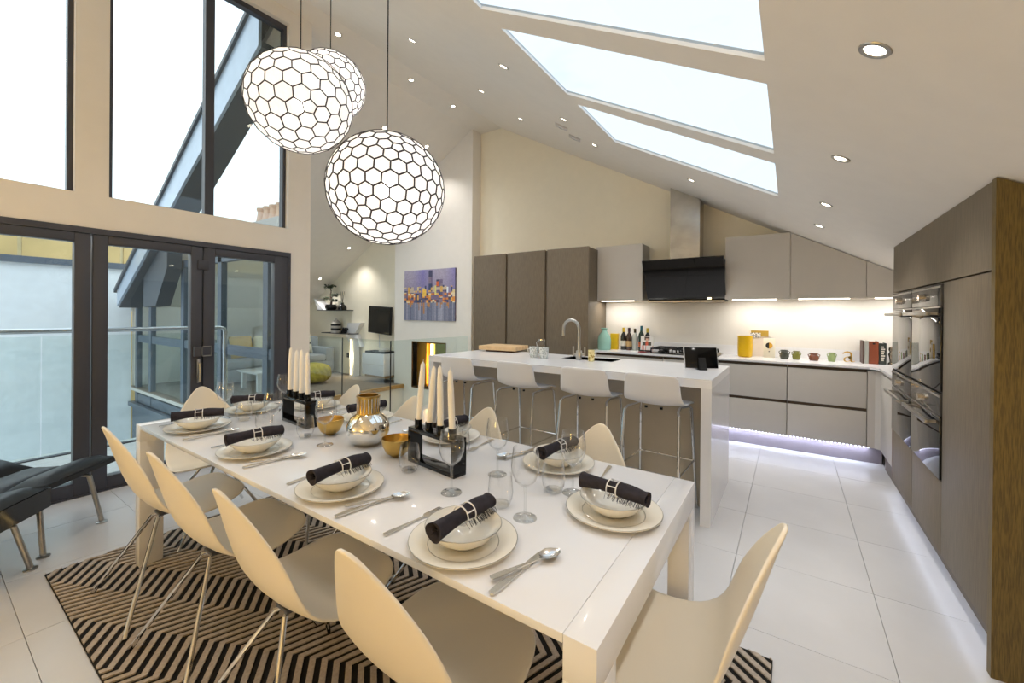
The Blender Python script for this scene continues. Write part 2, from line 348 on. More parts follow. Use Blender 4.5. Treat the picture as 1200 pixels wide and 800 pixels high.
# roof verge of the lounge wing
vg = thing('roof_verge', 'dark metal roof edge rising across the tall window with pale blue fascia', 'roof', (-6.5, 2.0, 2.0))
vt = lambda x: 4.38+.594*(x+4.6)
MB().prism([(-9.15, 1.42), (-9.15, vt(-9.15)), (-4.4, vt(-4.4)), (-4.4, vt(-4.4)-.50)], 'y', 2.0, 2.03).obj('fascia', m_fasc, vg)
MB().prism([(-9.15, 1.39), (-9.15, 1.44), (-4.4, vt(-4.4)-.44), (-4.4, vt(-4.4)-.50)], 'y', 2.03, 2.32).obj('soffit', m_beam, vg)
MB().prism([(-9.2, vt(-9.2)-.01), (-9.2, vt(-9.2)+.05), (-4.4, vt(-4.4)+.05), (-4.4, vt(-4.4)-.01)], 'y', 1.97, 2.32).obj('capping', m_beam, vg)
MB().prism([(-8.3, 1.40), (-8.3, 1.9), (-7.3, 2.45), (-7.3, 1.95), (-7.75, 1.42)], 'y', 2.12, 2.3).obj('bracket', m_beam, vg)
gw = thing('window_7', None, None, (-7, 2.35, 0)); gw['kind'] = 'structure'
q = MB()
for x in (-9.45, -8.75, -7.35, -6.1, -4.9): q.box(x-.055, x+.055, 2.32, 2.39, -.25, min(2.08, CZ(x)))
q.box(-9.5, -4.4, 2.33, 2.38, .80, .92).box(-9.5, -4.4, 2.33, 2.38, -.25, -.1).box(-9.5, -4.4, 2.32, 2.39, 1.98, 2.08)
q.obj('window_frame', m_bframe, gw)
MB().box(-9.5, -4.4, 2.35, 2.36, -.2, 2.0).obj('pane', m_bal, gw)
struct('trim_6', MB().box(-9.6, -5.75, 2.31, 2.36, -3, -.25).box(-9.6, -5.7, 2.25, 2.33, -.32, -.25), m_bframe)

# ================================================================== STAIR GLASS
sg = thing('stair_balustrade', 'frameless clear glass balustrade around the stairwell beside the lounge', 'balustrade', (-4.41, 3.7, 0))
MB().box(-4.438, -4.426, 3.72, 5.32, -.1, .97).obj('glass_panel', m_bal, sg)
MB().box(-5.49, -4.42, 3.70, 3.712, -.1, .97).obj('glass_panel', m_bal, sg)
MB().box(-6.6, -5.50, 3.70, 3.712, -.1, .97).obj('glass_panel', m_bal, sg)
for x in (-5.495, -4.42): MB().box(x-.003, x+.003, 3.698, 3.714, -.1, .97).obj('joint', m_blackm, sg)

# ================================================================== LOUNGE
sh1 = thing('floating_shelf', 'upper folded white wall shelf carrying the bonsai tree', 'shelf', (-8.3, 5.5, 1.4), 0, 'folded shelves on the lounge wall')
MB().box(-8.83, -7.84, 5.30, 5.55, 1.385, 1.40).obj('board', m_blackm, sh1)
MB().prism([(-9.0, 1.66), (-8.83, 1.40), (-8.6, 1.40), (-8.95, 1.40)][:3], 'y', 5.32, 5.55).obj('folded_end', m_gloss, sh1)
sh2 = thing('floating_shelf', 'lower folded white wall shelf holding the striped lidded jar', 'shelf', (-8.15, 5.5, .9), 0, 'folded shelves on the lounge wall')
MB().box(-8.65, -7.65, 5.30, 5.55, .885, .90).obj('board', m_blackm, sh2)
MB().prism([(-7.95, .90), (-7.65, .90), (-7.45, 1.13), (-7.9, 1.12)], 'y', 5.45, 5.55).obj('folded_end', m_gloss, sh2)
MB().prism([(-8.0, .88), (-7.6, .88), (-7.45, .62), (-7.8, .64)], 'y', 5.45, 5.55).obj('support', m_gloss, sh2)
bz = thing('bonsai_tree', 'small dark bonsai tree in a round black pot on the upper wall shelf', 'plant', (-8.48, 5.42, 1.40))
MB().lathe([(0, 0), (.10, 0), (.13, .05), (.11, .12), (.09, .12), (.08, .10), (0, .10)], 16, (-8.48, 5.42, 1.40)).obj('pot', m_black, bz)
MB().tube([(-8.48, 5.42, 1.5), (-8.45, 5.42, 1.62), (-8.50, 5.42, 1.72), (-8.47, 5.42, 1.82), (-8.52, 5.42, 1.9)], [.025, .02, .016, .012, .008], 8).tube([(-8.47, 5.42, 1.62), (-8.62, 5.42, 1.66)], .009, 6).tube([(-8.49, 5.42, 1.66), (-8.36, 5.42, 1.72)], .009, 6).obj('trunk', mat('bonsai_bark', '#3b2c20', .9), bz)
q = MB()
for cx_, cz_, n_, rr in ((-8.62, 1.66, 46, .10), (-8.34, 1.73, 46, .10), (-8.50, 1.93, 70, .15), (-8.36, 1.62, 30, .08), (-8.6, 1.9, 30, .1)):
    for k in range(n_):
        a = random.random()*6.28; r_ = rr*math.sqrt(random.random())
        c = Vector((cx_+r_*math.cos(a), 5.42+r_*.7*math.sin(a), cz_+random.uniform(-.03, .03)))
        u = Vector((random.uniform(-1, 1), random.uniform(-1, 1), random.uniform(-.4, .4))).normalized()*.028; v = u.orthogonal().normalized()*.012
        V = [q.b.verts.new(p) for p in (c-u, c+v, c+u, c-v)]; q.b.faces.new(V)
q.obj('foliage', mat('bonsai_leaf', '#2c3f22', .7, var=.3, scale=20), bz, smooth=0)['kind'] = 'stuff'
rd = thing('reed_diffuser', 'dark reed diffuser with thin sticks beside the bonsai', 'diffuser', (-8.05, 5.42, 1.40))
MB().lathe([(0, 0), (.09, 0), (.09, .06), (.06, .10), (.03, .13), (.03, .16), (0, .16)], 14, (-8.05, 5.42, 1.40)).obj('bottle', m_black, rd)
for k in range(5): MB().tube([(-8.05, 5.42, 1.55), (-8.05+(k-2)*.035, 5.42+.02*(k % 2), 1.80)], .004, 5).obj('reed', m_dark, rd)
lj = thing('lidded_jar', 'grey and black striped lidded jar on the lower wall shelf', 'jar', (-8.28, 5.42, .90))
for k in range(4): MB().lathe([(0, 0), (.105, 0), (.11, .025), (.105, .05), (0, .05)], 18, (-8.28, 5.42, .90+k*.05)).obj('band', [m_grey, m_black][k % 2], lj)
MB().lathe([(.10, 0), (.06, .06), (.02, .08), (.02, .11), (0, .11)], 18, (-8.28, 5.42, 1.10)).obj('lid', m_grey, lj)
q = MB()
for k in range(6): q.ball((-7.98+.055*(k % 3)-.03, 5.40+.03*(k//3), .935+.05*(k//3)), .036, 1)
tag(q.obj('ornament', m_black), 'cluster of dark round beads beside the striped jar', 'ornament')
tv = thing('television', 'black flat television hung on the lounge wall beside the folded shelves', 'television', (-6.95, 5.45, 1.2))
M_ = Matrix.Translation((-6.74, 5.38, 1.2)) @ Matrix.Rotation(math.radians(2.5), 4, 'Y') @ Matrix.Rotation(math.radians(-8), 4, 'Z')
MB().box(-.41, .41, -.025, .02, -.27, .27, .006).xf(M_).obj('case', m_blackm, tv)
MB().box(-.395, .395, -.029, -.025, -.255, .255).xf(M_).obj('screen', m_bglass, tv)
MB().box(-6.8, -6.7, 5.40, 5.548, 1.15, 1.25).obj('wall_bracket', m_blackm, tv)
MB().tube([(-6.95, 5.53, .95), (-6.95, 5.54, .62)], .008, 6).obj('cable', m_gloss, tv)
mc = thing('media_console', 'white floating media console under the television', 'console', (-7, 5.3, .15))
MB().box(-6.92, -6.28, 5.1, 5.545, .15, .565, .006).obj('body', m_gloss, mc)
MB().box(-6.92, -6.28, 5.095, 5.1, .35, .356).obj('groove', m_grey, mc)
MB().box(-6.90, -6.30, 5.15, 5.5, .10, .15).obj('base_panel', mat('console_oak_base', '#a9875a', .5, var=.1), mc)
tag(MB().box(-6.90, -6.74, 5.15, 5.4, .566, .60, .004).obj('set_top_box', m_blackm), 'slim black set top box on the left of the white console', 'electronics')
pl_ = thing('record_player', 'dark flat media player on the right of the white console', 'electronics', (-6.6, 5.3, .566))
MB().box(-6.70, -6.32, 5.15, 5.45, .566, .60, .004).obj('body', m_blackm, pl_)
MB().lathe([(0, .0), (.11, 0), (.11, .03), (.05, .05), (0, .05)], 20, (-6.5, 5.3, .60)).obj('dome', m_grey, pl_)
ls = thing('light_column', 'lit vertical strip standing beside the white media console', 'lamp', (-7.62, 5.4, 0))
MB().box(-7.70, -7.55, 5.36, 5.5, 0, .80).obj('casing', m_gloss, ls)
MB().box(-7.66, -7.61, 5.352, 5.36, .04, .78).obj('light_strip', m_ledw, ls)
lamp('light_column_glow', 'POINT', (-7.62, 5.25, .4), 2.5, (1, .8, .5), .05)
tag(MB().box(-8.06, -7.9, 5.54, 5.552, .36, .46, .002).obj('wall_socket', m_frame), 'dark square wall socket left of the lit strip', 'socket')
# pouf
pf_ = thing('knitted_pouf', 'mustard green knitted pouf on the lounge floor', 'pouf', (-7.45, 4.42, 0))
R = .30; H_ = .38; rows = []
for j in range(25):
    t = j/24; zz = .005+H_*t; rr = R*(1-abs(2*t-1)**3.0)**.5 if 0 < t < 1 else .0
    rr = max(rr, .06)
    rows.append([(-7.45+(rr+.010*math.cos(16*(2*PI*k/96)+t*9)*(rr/R))*math.cos(2*PI*k/96), 4.42+(rr+.010*math.cos(16*(2*PI*k/96)+t*9)*(rr/R))*math.sin(2*PI*k/96), zz) for k in range(97)])
MB().grid(rows).obj('cover', mat('mustard_wool', '#c4b22a', .9, var=.15, scale=30, bump=.5), pf_)
MB().lathe([(0, .003), (.07, .003), (.07, .01), (0, .01)], 16, (-7.45, 4.42, 0)).lathe([(0, .38), (.065, .38), (.065, .388), (0, .388)], 16, (-7.45, 4.42, 0)).obj('centre_disc', mat('mustard_wool_cap', '#9a9a20', .9), pf_)
# sofa along the low wall
sf = thing('grey_sofa', 'blue grey upholstered sofa along the low lounge wall', 'sofa', (-9.1, 4.2, 0))
m_sofa = mat('blue_grey_upholstery', '#989da2', .9, var=.06, scale=40)
MB().box(-9.15, -8.3, 3.0, 5.4, .05, .30, .03).obj('base', m_sofa, sf)
MB().box(-9.15, -8.9, 3.0, 5.4, .25, .80, .05).obj('backrest', m_sofa, sf)
for y0 in (3.22, 4.22): MB().box(-8.9, -8.27, y0, y0+.97, .30, .44, .04).obj('seat_cushion', m_sofa, sf)
for y0 in (3.0, 5.2): MB().box(-9.05, -8.3, y0, y0+.2, .25, .58, .04).obj('armrest', m_sofa, sf)
def cushion(x, y, z, rz, m, label, s_=.42):
    q = MB(); n_ = 10; rows = []
    for sgn in (1, -1):
        rows = [[(( .5-j/n_)*0 + sgn*.07*((1-(2*i/n_-1)**4)*(1-(2*j/n_-1)**4))**.5, (i/n_-.5)*s_, (j/n_-.5)*s_) for i in range(n_+1)] for j in range(n_+1)]
        q.grid(rows)
    bmesh.ops.remove_doubles(q.b, verts=q.b.verts[:], dist=.0005)
    q.xf(Matrix.Translation((x, y, z)) @ Matrix.Rotation(rz, 4, 'Z') @ Matrix.Rotation(-.25, 4, 'Y'))
    return tag(q.obj('cushion', m, smooth=60), label, 'cushion', 'sofa cushions')
cushion(-8.77, 3.72, .66, .1, mat('ochre_cotton', '#d9b45a', .9), 'ochre cushion on the grey sofa, nearest the doors')
cushion(-8.75, 4.15, .66, -.15, mat('cream_cotton', '#e9e2c4', .9), 'cream cushion beside the ochre cushion')
cushion(-8.75, 4.93, .66, .1, mat('patterned_cotton', '#e6e1cf', .9, col2='#4a4a4a', scale=9, p0=.38, p1=.42), 'black and cream patterned cushion at the far end of the sofa')
tag(MB().box(-7.95, -7.25, 3.3, 3.85, .30, .33, .004).box(-7.9, -7.84, 3.35, 3.41, .005, .30).box(-7.36, -7.3, 3.35, 3.41, .005, .30).box(-7.9, -7.84, 3.74, 3.8, .005, .30).box(-7.36, -7.3, 3.74, 3.8, .005, .30).obj('coffee_table', m_gloss), 'low white coffee table before the sofa', 'table')
# painting
def paint(u, v):
    c = int(u*26); h = lambda n: (math.sin(n*12.9898+4.1)*43758.5453) % 1
    r_ = h(c*3.1+int(v*20)*7.7); tower = .50+.22*h(c*1.7)
    if c in (13, 14): tower = .99
    if c in (17, 18, 19): tower = .80
    if v > .36:
        t = (v-.36)/.64; w_ = abs(math.sin(u*5+1.2))
        base = (.25+.22*w_*t, .22+.20*w_*t, .38+.16*t)
        if v < tower: base = [(.07, .07, .14), (.12, .11, .22), (.20, .15, .26), (.06, .08, .18), (.26, .20, .28)][int(h(c*5.3+int(v*7))*5)]
        if .52 < v < .66 and r_ > .62: base = [(.75, .45, .12), (.62, .50, .38), (.85, .70, .35)][int(h(c+9)*3)]
        if v < .54 and r_ > .38: base = [(.80, .30, .06), (.85, .50, .12), (.55, .16, .06), (.85, .72, .50), (.10, .08, .12)][int(h(c*2.3+int(v*24)*3.3)*5)]
        if c in (17,) and .66 < v < .76: base = (.75, .16, .04)
        if c in (10, 11) and .48 < v < .62: base = (.88, .58, .10)
        if c in (16,) and .5 < v < .68: base = (.75, .70, .25)
        if c == 22 and .53 < v < .64: base = (.80, .85, .90)
    else:
        k = int(u*40); s_ = h(k*2.1); base = (.13+.26*s_, .15+.24*s_, .24+.26*s_)
        if v > .12+.24*h(k*1.3) and h(k*4.7) > .55: base = (.50, .24, .10)
    k = .9+.2*h(int(u*66)*3.3+int(v*54)*5.1)
    return (base[0]*k, base[1]*k, base[2]*k, 1)
cv = thing('cityscape_canvas', 'abstract city skyline painting with orange lights on the white wall above the recess', 'painting', (-5.32, 5.30, 1.21))
MB().box(-5.947, -4.697, 5.302, 5.33, 1.213, 2.122).obj('stretcher', mat('canvas_edge', '#6f6a86', .8), cv)
vgrid('painted_face', 66, 54, paint, vcolmat('canvas_paint', .6), cv, lambda u, v: (-5.947+1.25*u+5.32, -.001, 1.213+.909*v-1.21))

# ================================================================== KITCHEN
WT = .888
def fill(mb, name, m, parent): return mb.obj(name, m, parent)
tall = []
for i, (a, c, lab) in enumerate(((-4.0, -3.383, 'leftmost tall dark oak cabinet beside the white wall'), (-3.383, -2.738, 'middle tall dark oak cabinet of the three on the back wall'), (-2.738, -2.12, 'right hand tall dark oak cabinet next to the hanging grey cupboard'))):
    t = thing('tall_cabinet', lab, 'cabinet', (a, 4.95, 0), 0, 'tall oak cabinets on the back wall')
    MB().box(a+.001, c-.001, 4.955, 5.548, .10, 2.205).obj('carcass', m_oak, t)
    MB().box(a+.016, c-.016 if i < 2 else c-.002, 4.93, 4.952, .16, 2.215, .002).obj('door', m_oak, t)
    MB().box(a+.002, a+.014, 4.945, 4.955, .16, 2.2).obj('handle_channel', m_dark, t)
def base_unit(lab, a, c, ys, yf, drawers):
    t = thing('base_cabinet', lab, 'cabinet', (a, 5.0, 0), 0, 'taupe drawer units on the back wall')
    MB().box(a+.001, c-.001, 5.02, 5.548, .15, .835).obj('carcass', m_grey, t)
    for z0, z1 in drawers: MB().box(a+.002, c-.002, 4.995, 5.018, z0, z1, .0015).obj('drawer_front', m_grey, t)
    MB().box(a+.001, c-.001, 5.012, 5.02, .16, .86).obj('handle_channel', m_dark, t)
    return t
base_unit('taupe drawer unit left of the island end beneath the wine bottles', -2.118, -1.22, 0, 0, ((.155, .475), (.505, .835)))
base_unit('taupe drawer unit below the gas hob', -1.218, -.642, 0, 0, ((.155, .475), (.505, .835)))
base_unit('taupe drawer unit below the yellow vase', -.64, -.022, 0, 0, ((.155, .475), (.505, .835)))
base_unit('taupe drawer unit below the ceramic pots and books', -.02, .585, 0, 0, ((.155, .475), (.505, .835)))
t = thing('corner_cabinet', 'narrow taupe corner post cabinet where the two worktops meet', 'cabinet', (.6, 5, 0))
MB().prism([(.588, 5.548), (.588, 4.995), (.64, 4.995), (.69, 4.94), (.69, 4.20), (1.248, 4.20), (1.248, 5.548)], 'z', .15, .85).obj('carcass', m_grey, t)
MB().box(.672, .688, 4.205, 4.93, .155, .835, .001).obj('door', m_grey, t)
struct('baseboard_back', MB().box(-2.1, .7, 5.05, 5.07, .001, .15), mat('taupe_plinth', '#8f8790', .4))
# worktop (one continuous piece)
wt = thing('kitchen_worktop', 'continuous white quartz worktop along the back wall and corner', 'worktop', (-.7, 5.2, .866))
MB().prism([(-2.118, 5.548), (-2.118, 4.98), (.60, 4.98), (.655, 4.92), (.655, 4.185), (1.248, 4.185), (1.248, 5.548)], 'z', .868, WT).obj('slab', m_quartz, wt)
MB().box(-2.118, 1.248, 5.53, 5.548, WT, 1.0).obj('upstand', m_quartz, wt)
struct('trim_7', MB().box(-2.118, 1.248, 5.54, 5.549, 1.0, 1.53), mat('glass_splashback', '#e9e6e0', .25, var=.01))
# LED plinth strip: a rail and its single diodes
led = thing('plinth_light', 'row of small cool white diodes under the drawer units', 'lamp', (-.7, 5.03, .14))
MB().box(-2.1, .62, 5.03, 5.045, .146, .15).obj('rail', m_steel, led)
q0 = MB().box(-.006, .006, -.004, .004, -.004, .004).obj('diode', m_ledc, None)
q0.parent = led
k = 0
for i in range(62):
    x = -1.20 + i*.0295
    o = q0 if i == 0 else q0.copy()
    if i: COL.objects.link(o); o.parent = led
    o.location = (x+.7, .0, .005)
lamp('plinth_glow', 'AREA', (-.3, 5.02, .143), 3.2, COOL, 1.8, (0, 0, 0), size_y=.03)
lamp('oven_plinth_glow', 'AREA', (.66, 3.3, .13), 1.7, COOL, .03, (0, math.radians(-28), 0), size_y=1.9)
# wall cupboards
def wall_unit(lab, a, c, topfn, led_=True):
    t = thing('wall_cupboard', lab, 'cupboard', (a, 5.3, 1.53), 0, 'taupe wall cupboards')
    MB().prism([(a+.001, 1.53), (c-.001, 1.53), (c-.001, topfn(c)), (a+.001, topfn(a))], 'y', 5.25, 5.54).obj('carcass', m_grey, t)
    MB().prism([(a+.002, 1.527), (c-.002, 1.527), (c-.002, topfn(c)+.005), (a+.002, topfn(a)+.005)], 'y', 5.23, 5.249).obj('door', m_grey, t)
    if led_: 
        MB().box(a+.07, c-.12, 5.27, 5.30, 1.520, 1.5295).obj('light_strip', m_led, t)
        lamp('cupboard_light', 'AREA', ((a+c)/2, 5.30, 1.515), 2.2, NEUT, c-a-.15, (0, 0, 0), size_y=.03)
wall_unit('hanging taupe cupboard between the tall oak cabinet and the black hood', -2.15, -1.53, lambda x: 2.235)
wall_unit('taupe wall cupboard with level top right of the black hood', -.61, -.003, lambda x: 2.215)
wall_unit('taupe wall cupboard cut to the slope of the ceiling', -.003, .60, lambda x: min(2.215, RZ(x)-.012))
wall_unit('small taupe wall cupboard in the right corner under the slope', .60, 1.24, lambda x: RZ(x)-.012)
# hood
hd = thing('extractor_hood', 'slanted black glass extractor hood with a steel chimney over the hob', 'hood', (-1.04, 5.2, 1.53))
MB().prism([(4.99, 1.985), (5.01, 1.995), (5.27, 1.56), (5.25, 1.54)], 'x', -1.47, -.60).obj('glass_front', m_bglass, hd)
MB().prism([(5.02, 1.98), (5.54, 1.98), (5.54, 1.52), (5.27, 1.52)], 'x', -1.46, -.61).obj('body', m_blackm, hd)
MB().box(-1.46, -.61, 5.22, 5.53, 1.505, 1.52).obj('underside', m_steel, hd)
MB().prism([(-1.21, 1.98), (-.88, 1.98), (-.88, RZ(-.88)-.001), (-1.21, RZ(-1.21)-.001)], 'y', 5.25, 5.5).obj('chimney', mat('hood_steel', '#c9c6c0', .22, 1, var=.1, scale=6), hd)
MB().box(-.79, -.75, 5.235, 5.245, 1.535, 1.55).obj('indicator', m_ledw, hd)
# hob
hb = thing('gas_hob', 'black gas hob with cast iron pan supports on the worktop', 'hob', (-1.05, 5.25, WT))
MB().box(-1.43, -.65, 5.03, 5.48, WT+.0005, WT+.012, .003).obj('plate', m_bglass, hb)
for x, y, r in ((-1.27, 5.14, .04), (-1.27, 5.36, .035), (-1.03, 5.25, .06), (-.80, 5.14, .035), (-.80, 5.36, .04)):
    MB().lathe([(0, 0), (r, 0), (r, .015), (r*.7, .02), (r*.7, .026), (0, .026)], 18, (x, y, WT+.012)).obj('burner', m_blackm, hb)
for x in (-1.27, -1.03, -.80):
    g = MB(); g.tube([(x-.10, 5.06, WT+.058), (x+.10, 5.06, WT+.058)], .009, 6).tube([(x-.10, 5.45, WT+.058), (x+.10, 5.45, WT+.058)], .009, 6)
    for dx in (-.10, 0, .10): g.tube([(x+dx, 5.06, WT+.058), (x+dx, 5.45, WT+.058)], .009, 6)
    g.tube([(x-.1, 5.25, WT+.058), (x+.1, 5.25, WT+.058)], .009, 6)
    for dx in (-.1, .1):
        for yy in (5.06, 5.45): g.tube([(x+dx, yy, WT+.012), (x+dx, yy, WT+.066)], .009, 6)
    g.obj('pan_support', m_blackm, hb)
for k in range(5): MB().lathe([(0, 0), (.018, 0), (.015, .022), (0, .022)], 12, (-.67+.0, 5.08+k*.06, WT+.012)).obj('knob', m_steel, hb)

# ------------------------------------------------ tall oven bank on the right
XF = .63
tb = lambda x, d=0: RZ(x)-.006-d
ob_ = thing('oven_housing', 'dark oak housing wall that holds the four built-in ovens', 'cabinet', (XF, 3.2, 0))
MB().prism([(.655, .12), (.655, tb(.655)), (1.245, tb(1.245)), (1.245, .12)], 'y', 2.342, 4.178).obj('carcass', m_oak, ob_)
MB().prism([(.632, 1.525), (.632, tb(.632)), (.655, tb(.655)), (.655, 1.525)], 'y', 2.345, 4.175).obj('top_panel', m_oak, ob_)
MB().box(.632, .654, 2.345, 2.948, .155, 1.517, .0015).obj('tall_door', m_oak, ob_)
MB().box(.632, .654, 2.953, 3.553, .155, .515, .0015).obj('drawer_front', m_oak, ob_)
MB().box(.632, .654, 3.560, 4.150, .155, .515, .0015).obj('drawer_front', m_oak, ob_)
MB().box(.632, .654, 4.153, 4.175, .155, 1.517).obj('edge_strip', mat('copper_brown_edge', '#6b4a38', .4), ob_)
ep = tag(MB().prism([(.628, .0), (.628, tb(.628)), (1.248, tb(1.248)), (1.248, .0)], 'y', 2.30, 2.338).obj('end_panel', m_oak_warmlit), 'tall oak end panel, warm light put into its brown, closing the oven wall nearest the camera', 'panel')
struct('baseboard_right', MB().box(.70, .72, 2.34, 4.9, .001, .15), mat('plinth_r', '#6d6258', .5))
def oven(lab, y0, y1, z0, z1):
    t = thing('built_in_oven', lab, 'oven', (.64, y0, z0), 0, 'built-in ovens in the oak housing')
    h = z1-z0
    MB().box(.640, .654, y0, y1, z0, z1).obj('body', m_blackm, t)
    MB().box(.624, .640, y0+.004, y1-.004, z0+.004, z1-.125, .001).obj('glass_door', m_oven, t)
    MB().box(.624, .640, y0+.004, y1-.004, z1-.115, z1-.004, .001).obj('control_panel', mat('oven_control_glass', '#4a4744', .1), t)
    MB().box(.622, .626, y0+.006, y1-.006, z1-.022, z1-.012).box(.622, .626, y0+.006, y1-.006, z1-.125, z1-.118).obj('trim_line', m_steel, t)
    MB().lathe([(0, 0), (.022, 0), (.02, .028), (0, .028)], 18).xf(Matrix.Translation((.624, (y0+y1)/2, z1-.065)) @ Matrix.Rotation(-PI/2, 4, 'Y')).obj('knob', mat('knob_silver', '#d8cdbc', .2, 1), t)
    MB().box(.575, .592, y0+.03, y1-.03, z1-.165, z1-.145, .003).box(.592, .626, y0+.06, y0+.08, z1-.162, z1-.148).box(.592, .626, y1-.08, y1-.06, z1-.162, z1-.148).obj('handle', m_steel, t)
oven('upper oven in the column nearest the camera', 2.953, 3.553, .965, 1.517)
oven('lower oven in the column nearest the camera', 2.953, 3.553, .520, .960)
oven('upper oven in the far column beside the worktop', 3.560, 4.150, .965, 1.517)
oven('lower oven in the far column beside the worktop', 3.560, 4.150, .520, .960)

# ------------------------------------------------ island
IX0, IX1, IY0, IY1, IW = -2.885, -.405, 2.884, 3.80, .935
isl = thing('kitchen_island', 'long white waterfall island with a taupe recessed front', 'island', (-1.6, 3.3, 0))
SX0, SX1, SY0, SY1 = -1.76, -1.27, 3.47, 3.74
q = MB().box(IX0, SX0, IY0, IY1, IW-.057, IW).box(SX1, IX1, IY0, IY1, IW-.057, IW).box(SX0, SX1, IY0, SY0, IW-.057, IW).box(SX0, SX1, SY1, IY1, IW-.057, IW)
q.obj('worktop', m_quartz, isl)
MB().box(IX1-.062, IX1, IY0, IY1, .0, IW-.057).obj('side_panel', m_gloss, isl)
MB().box(IX0, IX0+.062, IY0, IY1, .0, IW-.057).obj('side_panel', m_gloss, isl)
MB().box(IX0+.062, IX1-.062, 3.17, 3.19, .0, IW-.057).obj('front_panel', m_islp, isl)
MB().box(IX0+.062, IX1-.062, 3.19, IY1-.02, .1, .7).obj('carcass', m_islp, isl)
for k in range(3): MB().box(IX0+.066+k*.784, IX0+.062+(k+1)*.784-.002, IY1-.02, IY1, .15, IW-.07).obj('door', m_grey, isl)
MB().box(SX0, SX1, SY0, SY1, IW-.19, IW-.185).box(SX0-.004, SX0, SY0, SY1, IW-.19, IW-.004).box(SX1, SX1+.004, SY0, SY1, IW-.19, IW-.004).box(SX0, SX1, SY0-.004, SY0, IW-.19, IW-.004).box(SX0, SX1, SY1, SY1+.004, IW-.19, IW-.004).obj('sink', mat('sink_steel', '#9a8f70', .25, 1), isl)
tp = thing('kitchen_tap', 'tall arched brushed steel tap beside the island sink', 'tap', (-1.56, 3.43, IW))
a = [(-1.56, 3.43, IW+.02)] + [(-1.56, 3.43, IW+.26)]
for k in range(13): th = PI*k/12; a.append((-1.56-.088+.088*math.cos(th)-.0, 3.43+.02*(1-math.cos(th)), IW+.27+.088*math.sin(th)))
a.append((-1.737, 3.47, IW+.21))
MB().tube(a, .014, 14).obj('spout', m_steel, tp)
MB().box(-1.582, -1.538, 3.41, 3.45, IW, IW+.085, .004).obj('base', m_steel, tp)
for s_ in (-1, 1):
    MB().tube([(-1.56, 3.43, IW+.05), (-1.56+s_*.055, 3.43, IW+.05)], .012, 10).tube([(-1.56+s_*.055, 3.43, IW+.03), (-1.56+s_*.055, 3.43, IW+.12)], .008, 10).obj('handle', m_steel, tp)

# bar stools
def make_stool():
    t = thing('bar_stool', 'x', 'stool', (0, 0, 0), 0, 'white bar stools at the island')
    P = [(-.19, .963, .165, .02), (-.188, .93, .180, .03), (-.182, .87, .186, .035), (-.174, .81, .19, .035), (-.155, .768, .195, .03), (-.11, .748, .20, .02), (-.04, .742, .202, .012), (.06, .742, .20, .008), (.14, .742, .197, .004), (.19, .736, .19, 0), (.21, .722, .182, 0)]
    rows = []
    for i, (y, z, w_, c) in enumerate(P):
        row = []
        for k in range(13):
            s_ = (k/12*2-1); back = i < 5
            row.append((w_*s_, y + (c*s_*s_ if back else 0), z + (0 if i < 4 else c*s_*s_*1.0) - (.012*s_**6 if i == 0 else 0)))
        rows.append(row)
    o = MB().grid(rows).obj('seat_shell', m_stool, t, smooth=80)
    sd = o.modifiers.new('s', 'SOLIDIFY'); sd.thickness = .012; sd.offset = -1
    ss = o.modifiers.new('b', 'SUBSURF'); ss.levels = 1; ss.render_levels = 1
    for sx in (-1, 1):
        MB().tube([(sx*.14, .02, .722), (sx*.165, .14, .722), (sx*.175, .17, .705), (sx*.20, .235, .0)], .0095, 10).obj('leg', m_chrome, t)
        MB().tube([(sx*.14, .02, .722), (sx*.165, -.12, .722), (sx*.175, -.15, .705), (sx*.20, -.235, .0)], .0095, 10).obj('leg', m_chrome, t)
        MB().lathe([(0, 0), (.01, 0), (.01, .014), (0, .014)], 8, (sx*.05, -.09, .722)).obj('buffer', m_black, t)
    z = .335; a_ = .188; b_ = .205
    MB().tube([(-a_, -b_, z), (a_, -b_, z)], .006, 8).tube([(-a_, b_, z), (a_, b_, z)], .006, 8).tube([(-a_, -b_, z), (-a_, b_, z)], .006, 8).tube([(a_, -b_, z), (a_, b_, z)], .006, 8).obj('foot_ring', m_chrome, t)
    return t
st0 = make_stool(); slab_ = ['bar stool at the lit recess end of the island, farthest left', 'second bar stool from the left, in front of the cutting board', 'third bar stool from the left, in front of the tap and sink', 'bar stool nearest the tablet, at the right end of the island']
for i, x in enumerate((-2.432, -1.81, -1.23, -.742)):
    rz = (0.02, -.04, .03, -.05)[i]; lb = 'white ' + slab_[i]
    if i == 0: st0.matrix_basis = Matrix.Translation((x, 2.92, 0)) @ Matrix.Rotation(rz, 4, 'Z'); st0['label'] = lb
    else: copy_tree(st0, (x, 2.92, 0), rz, lb)

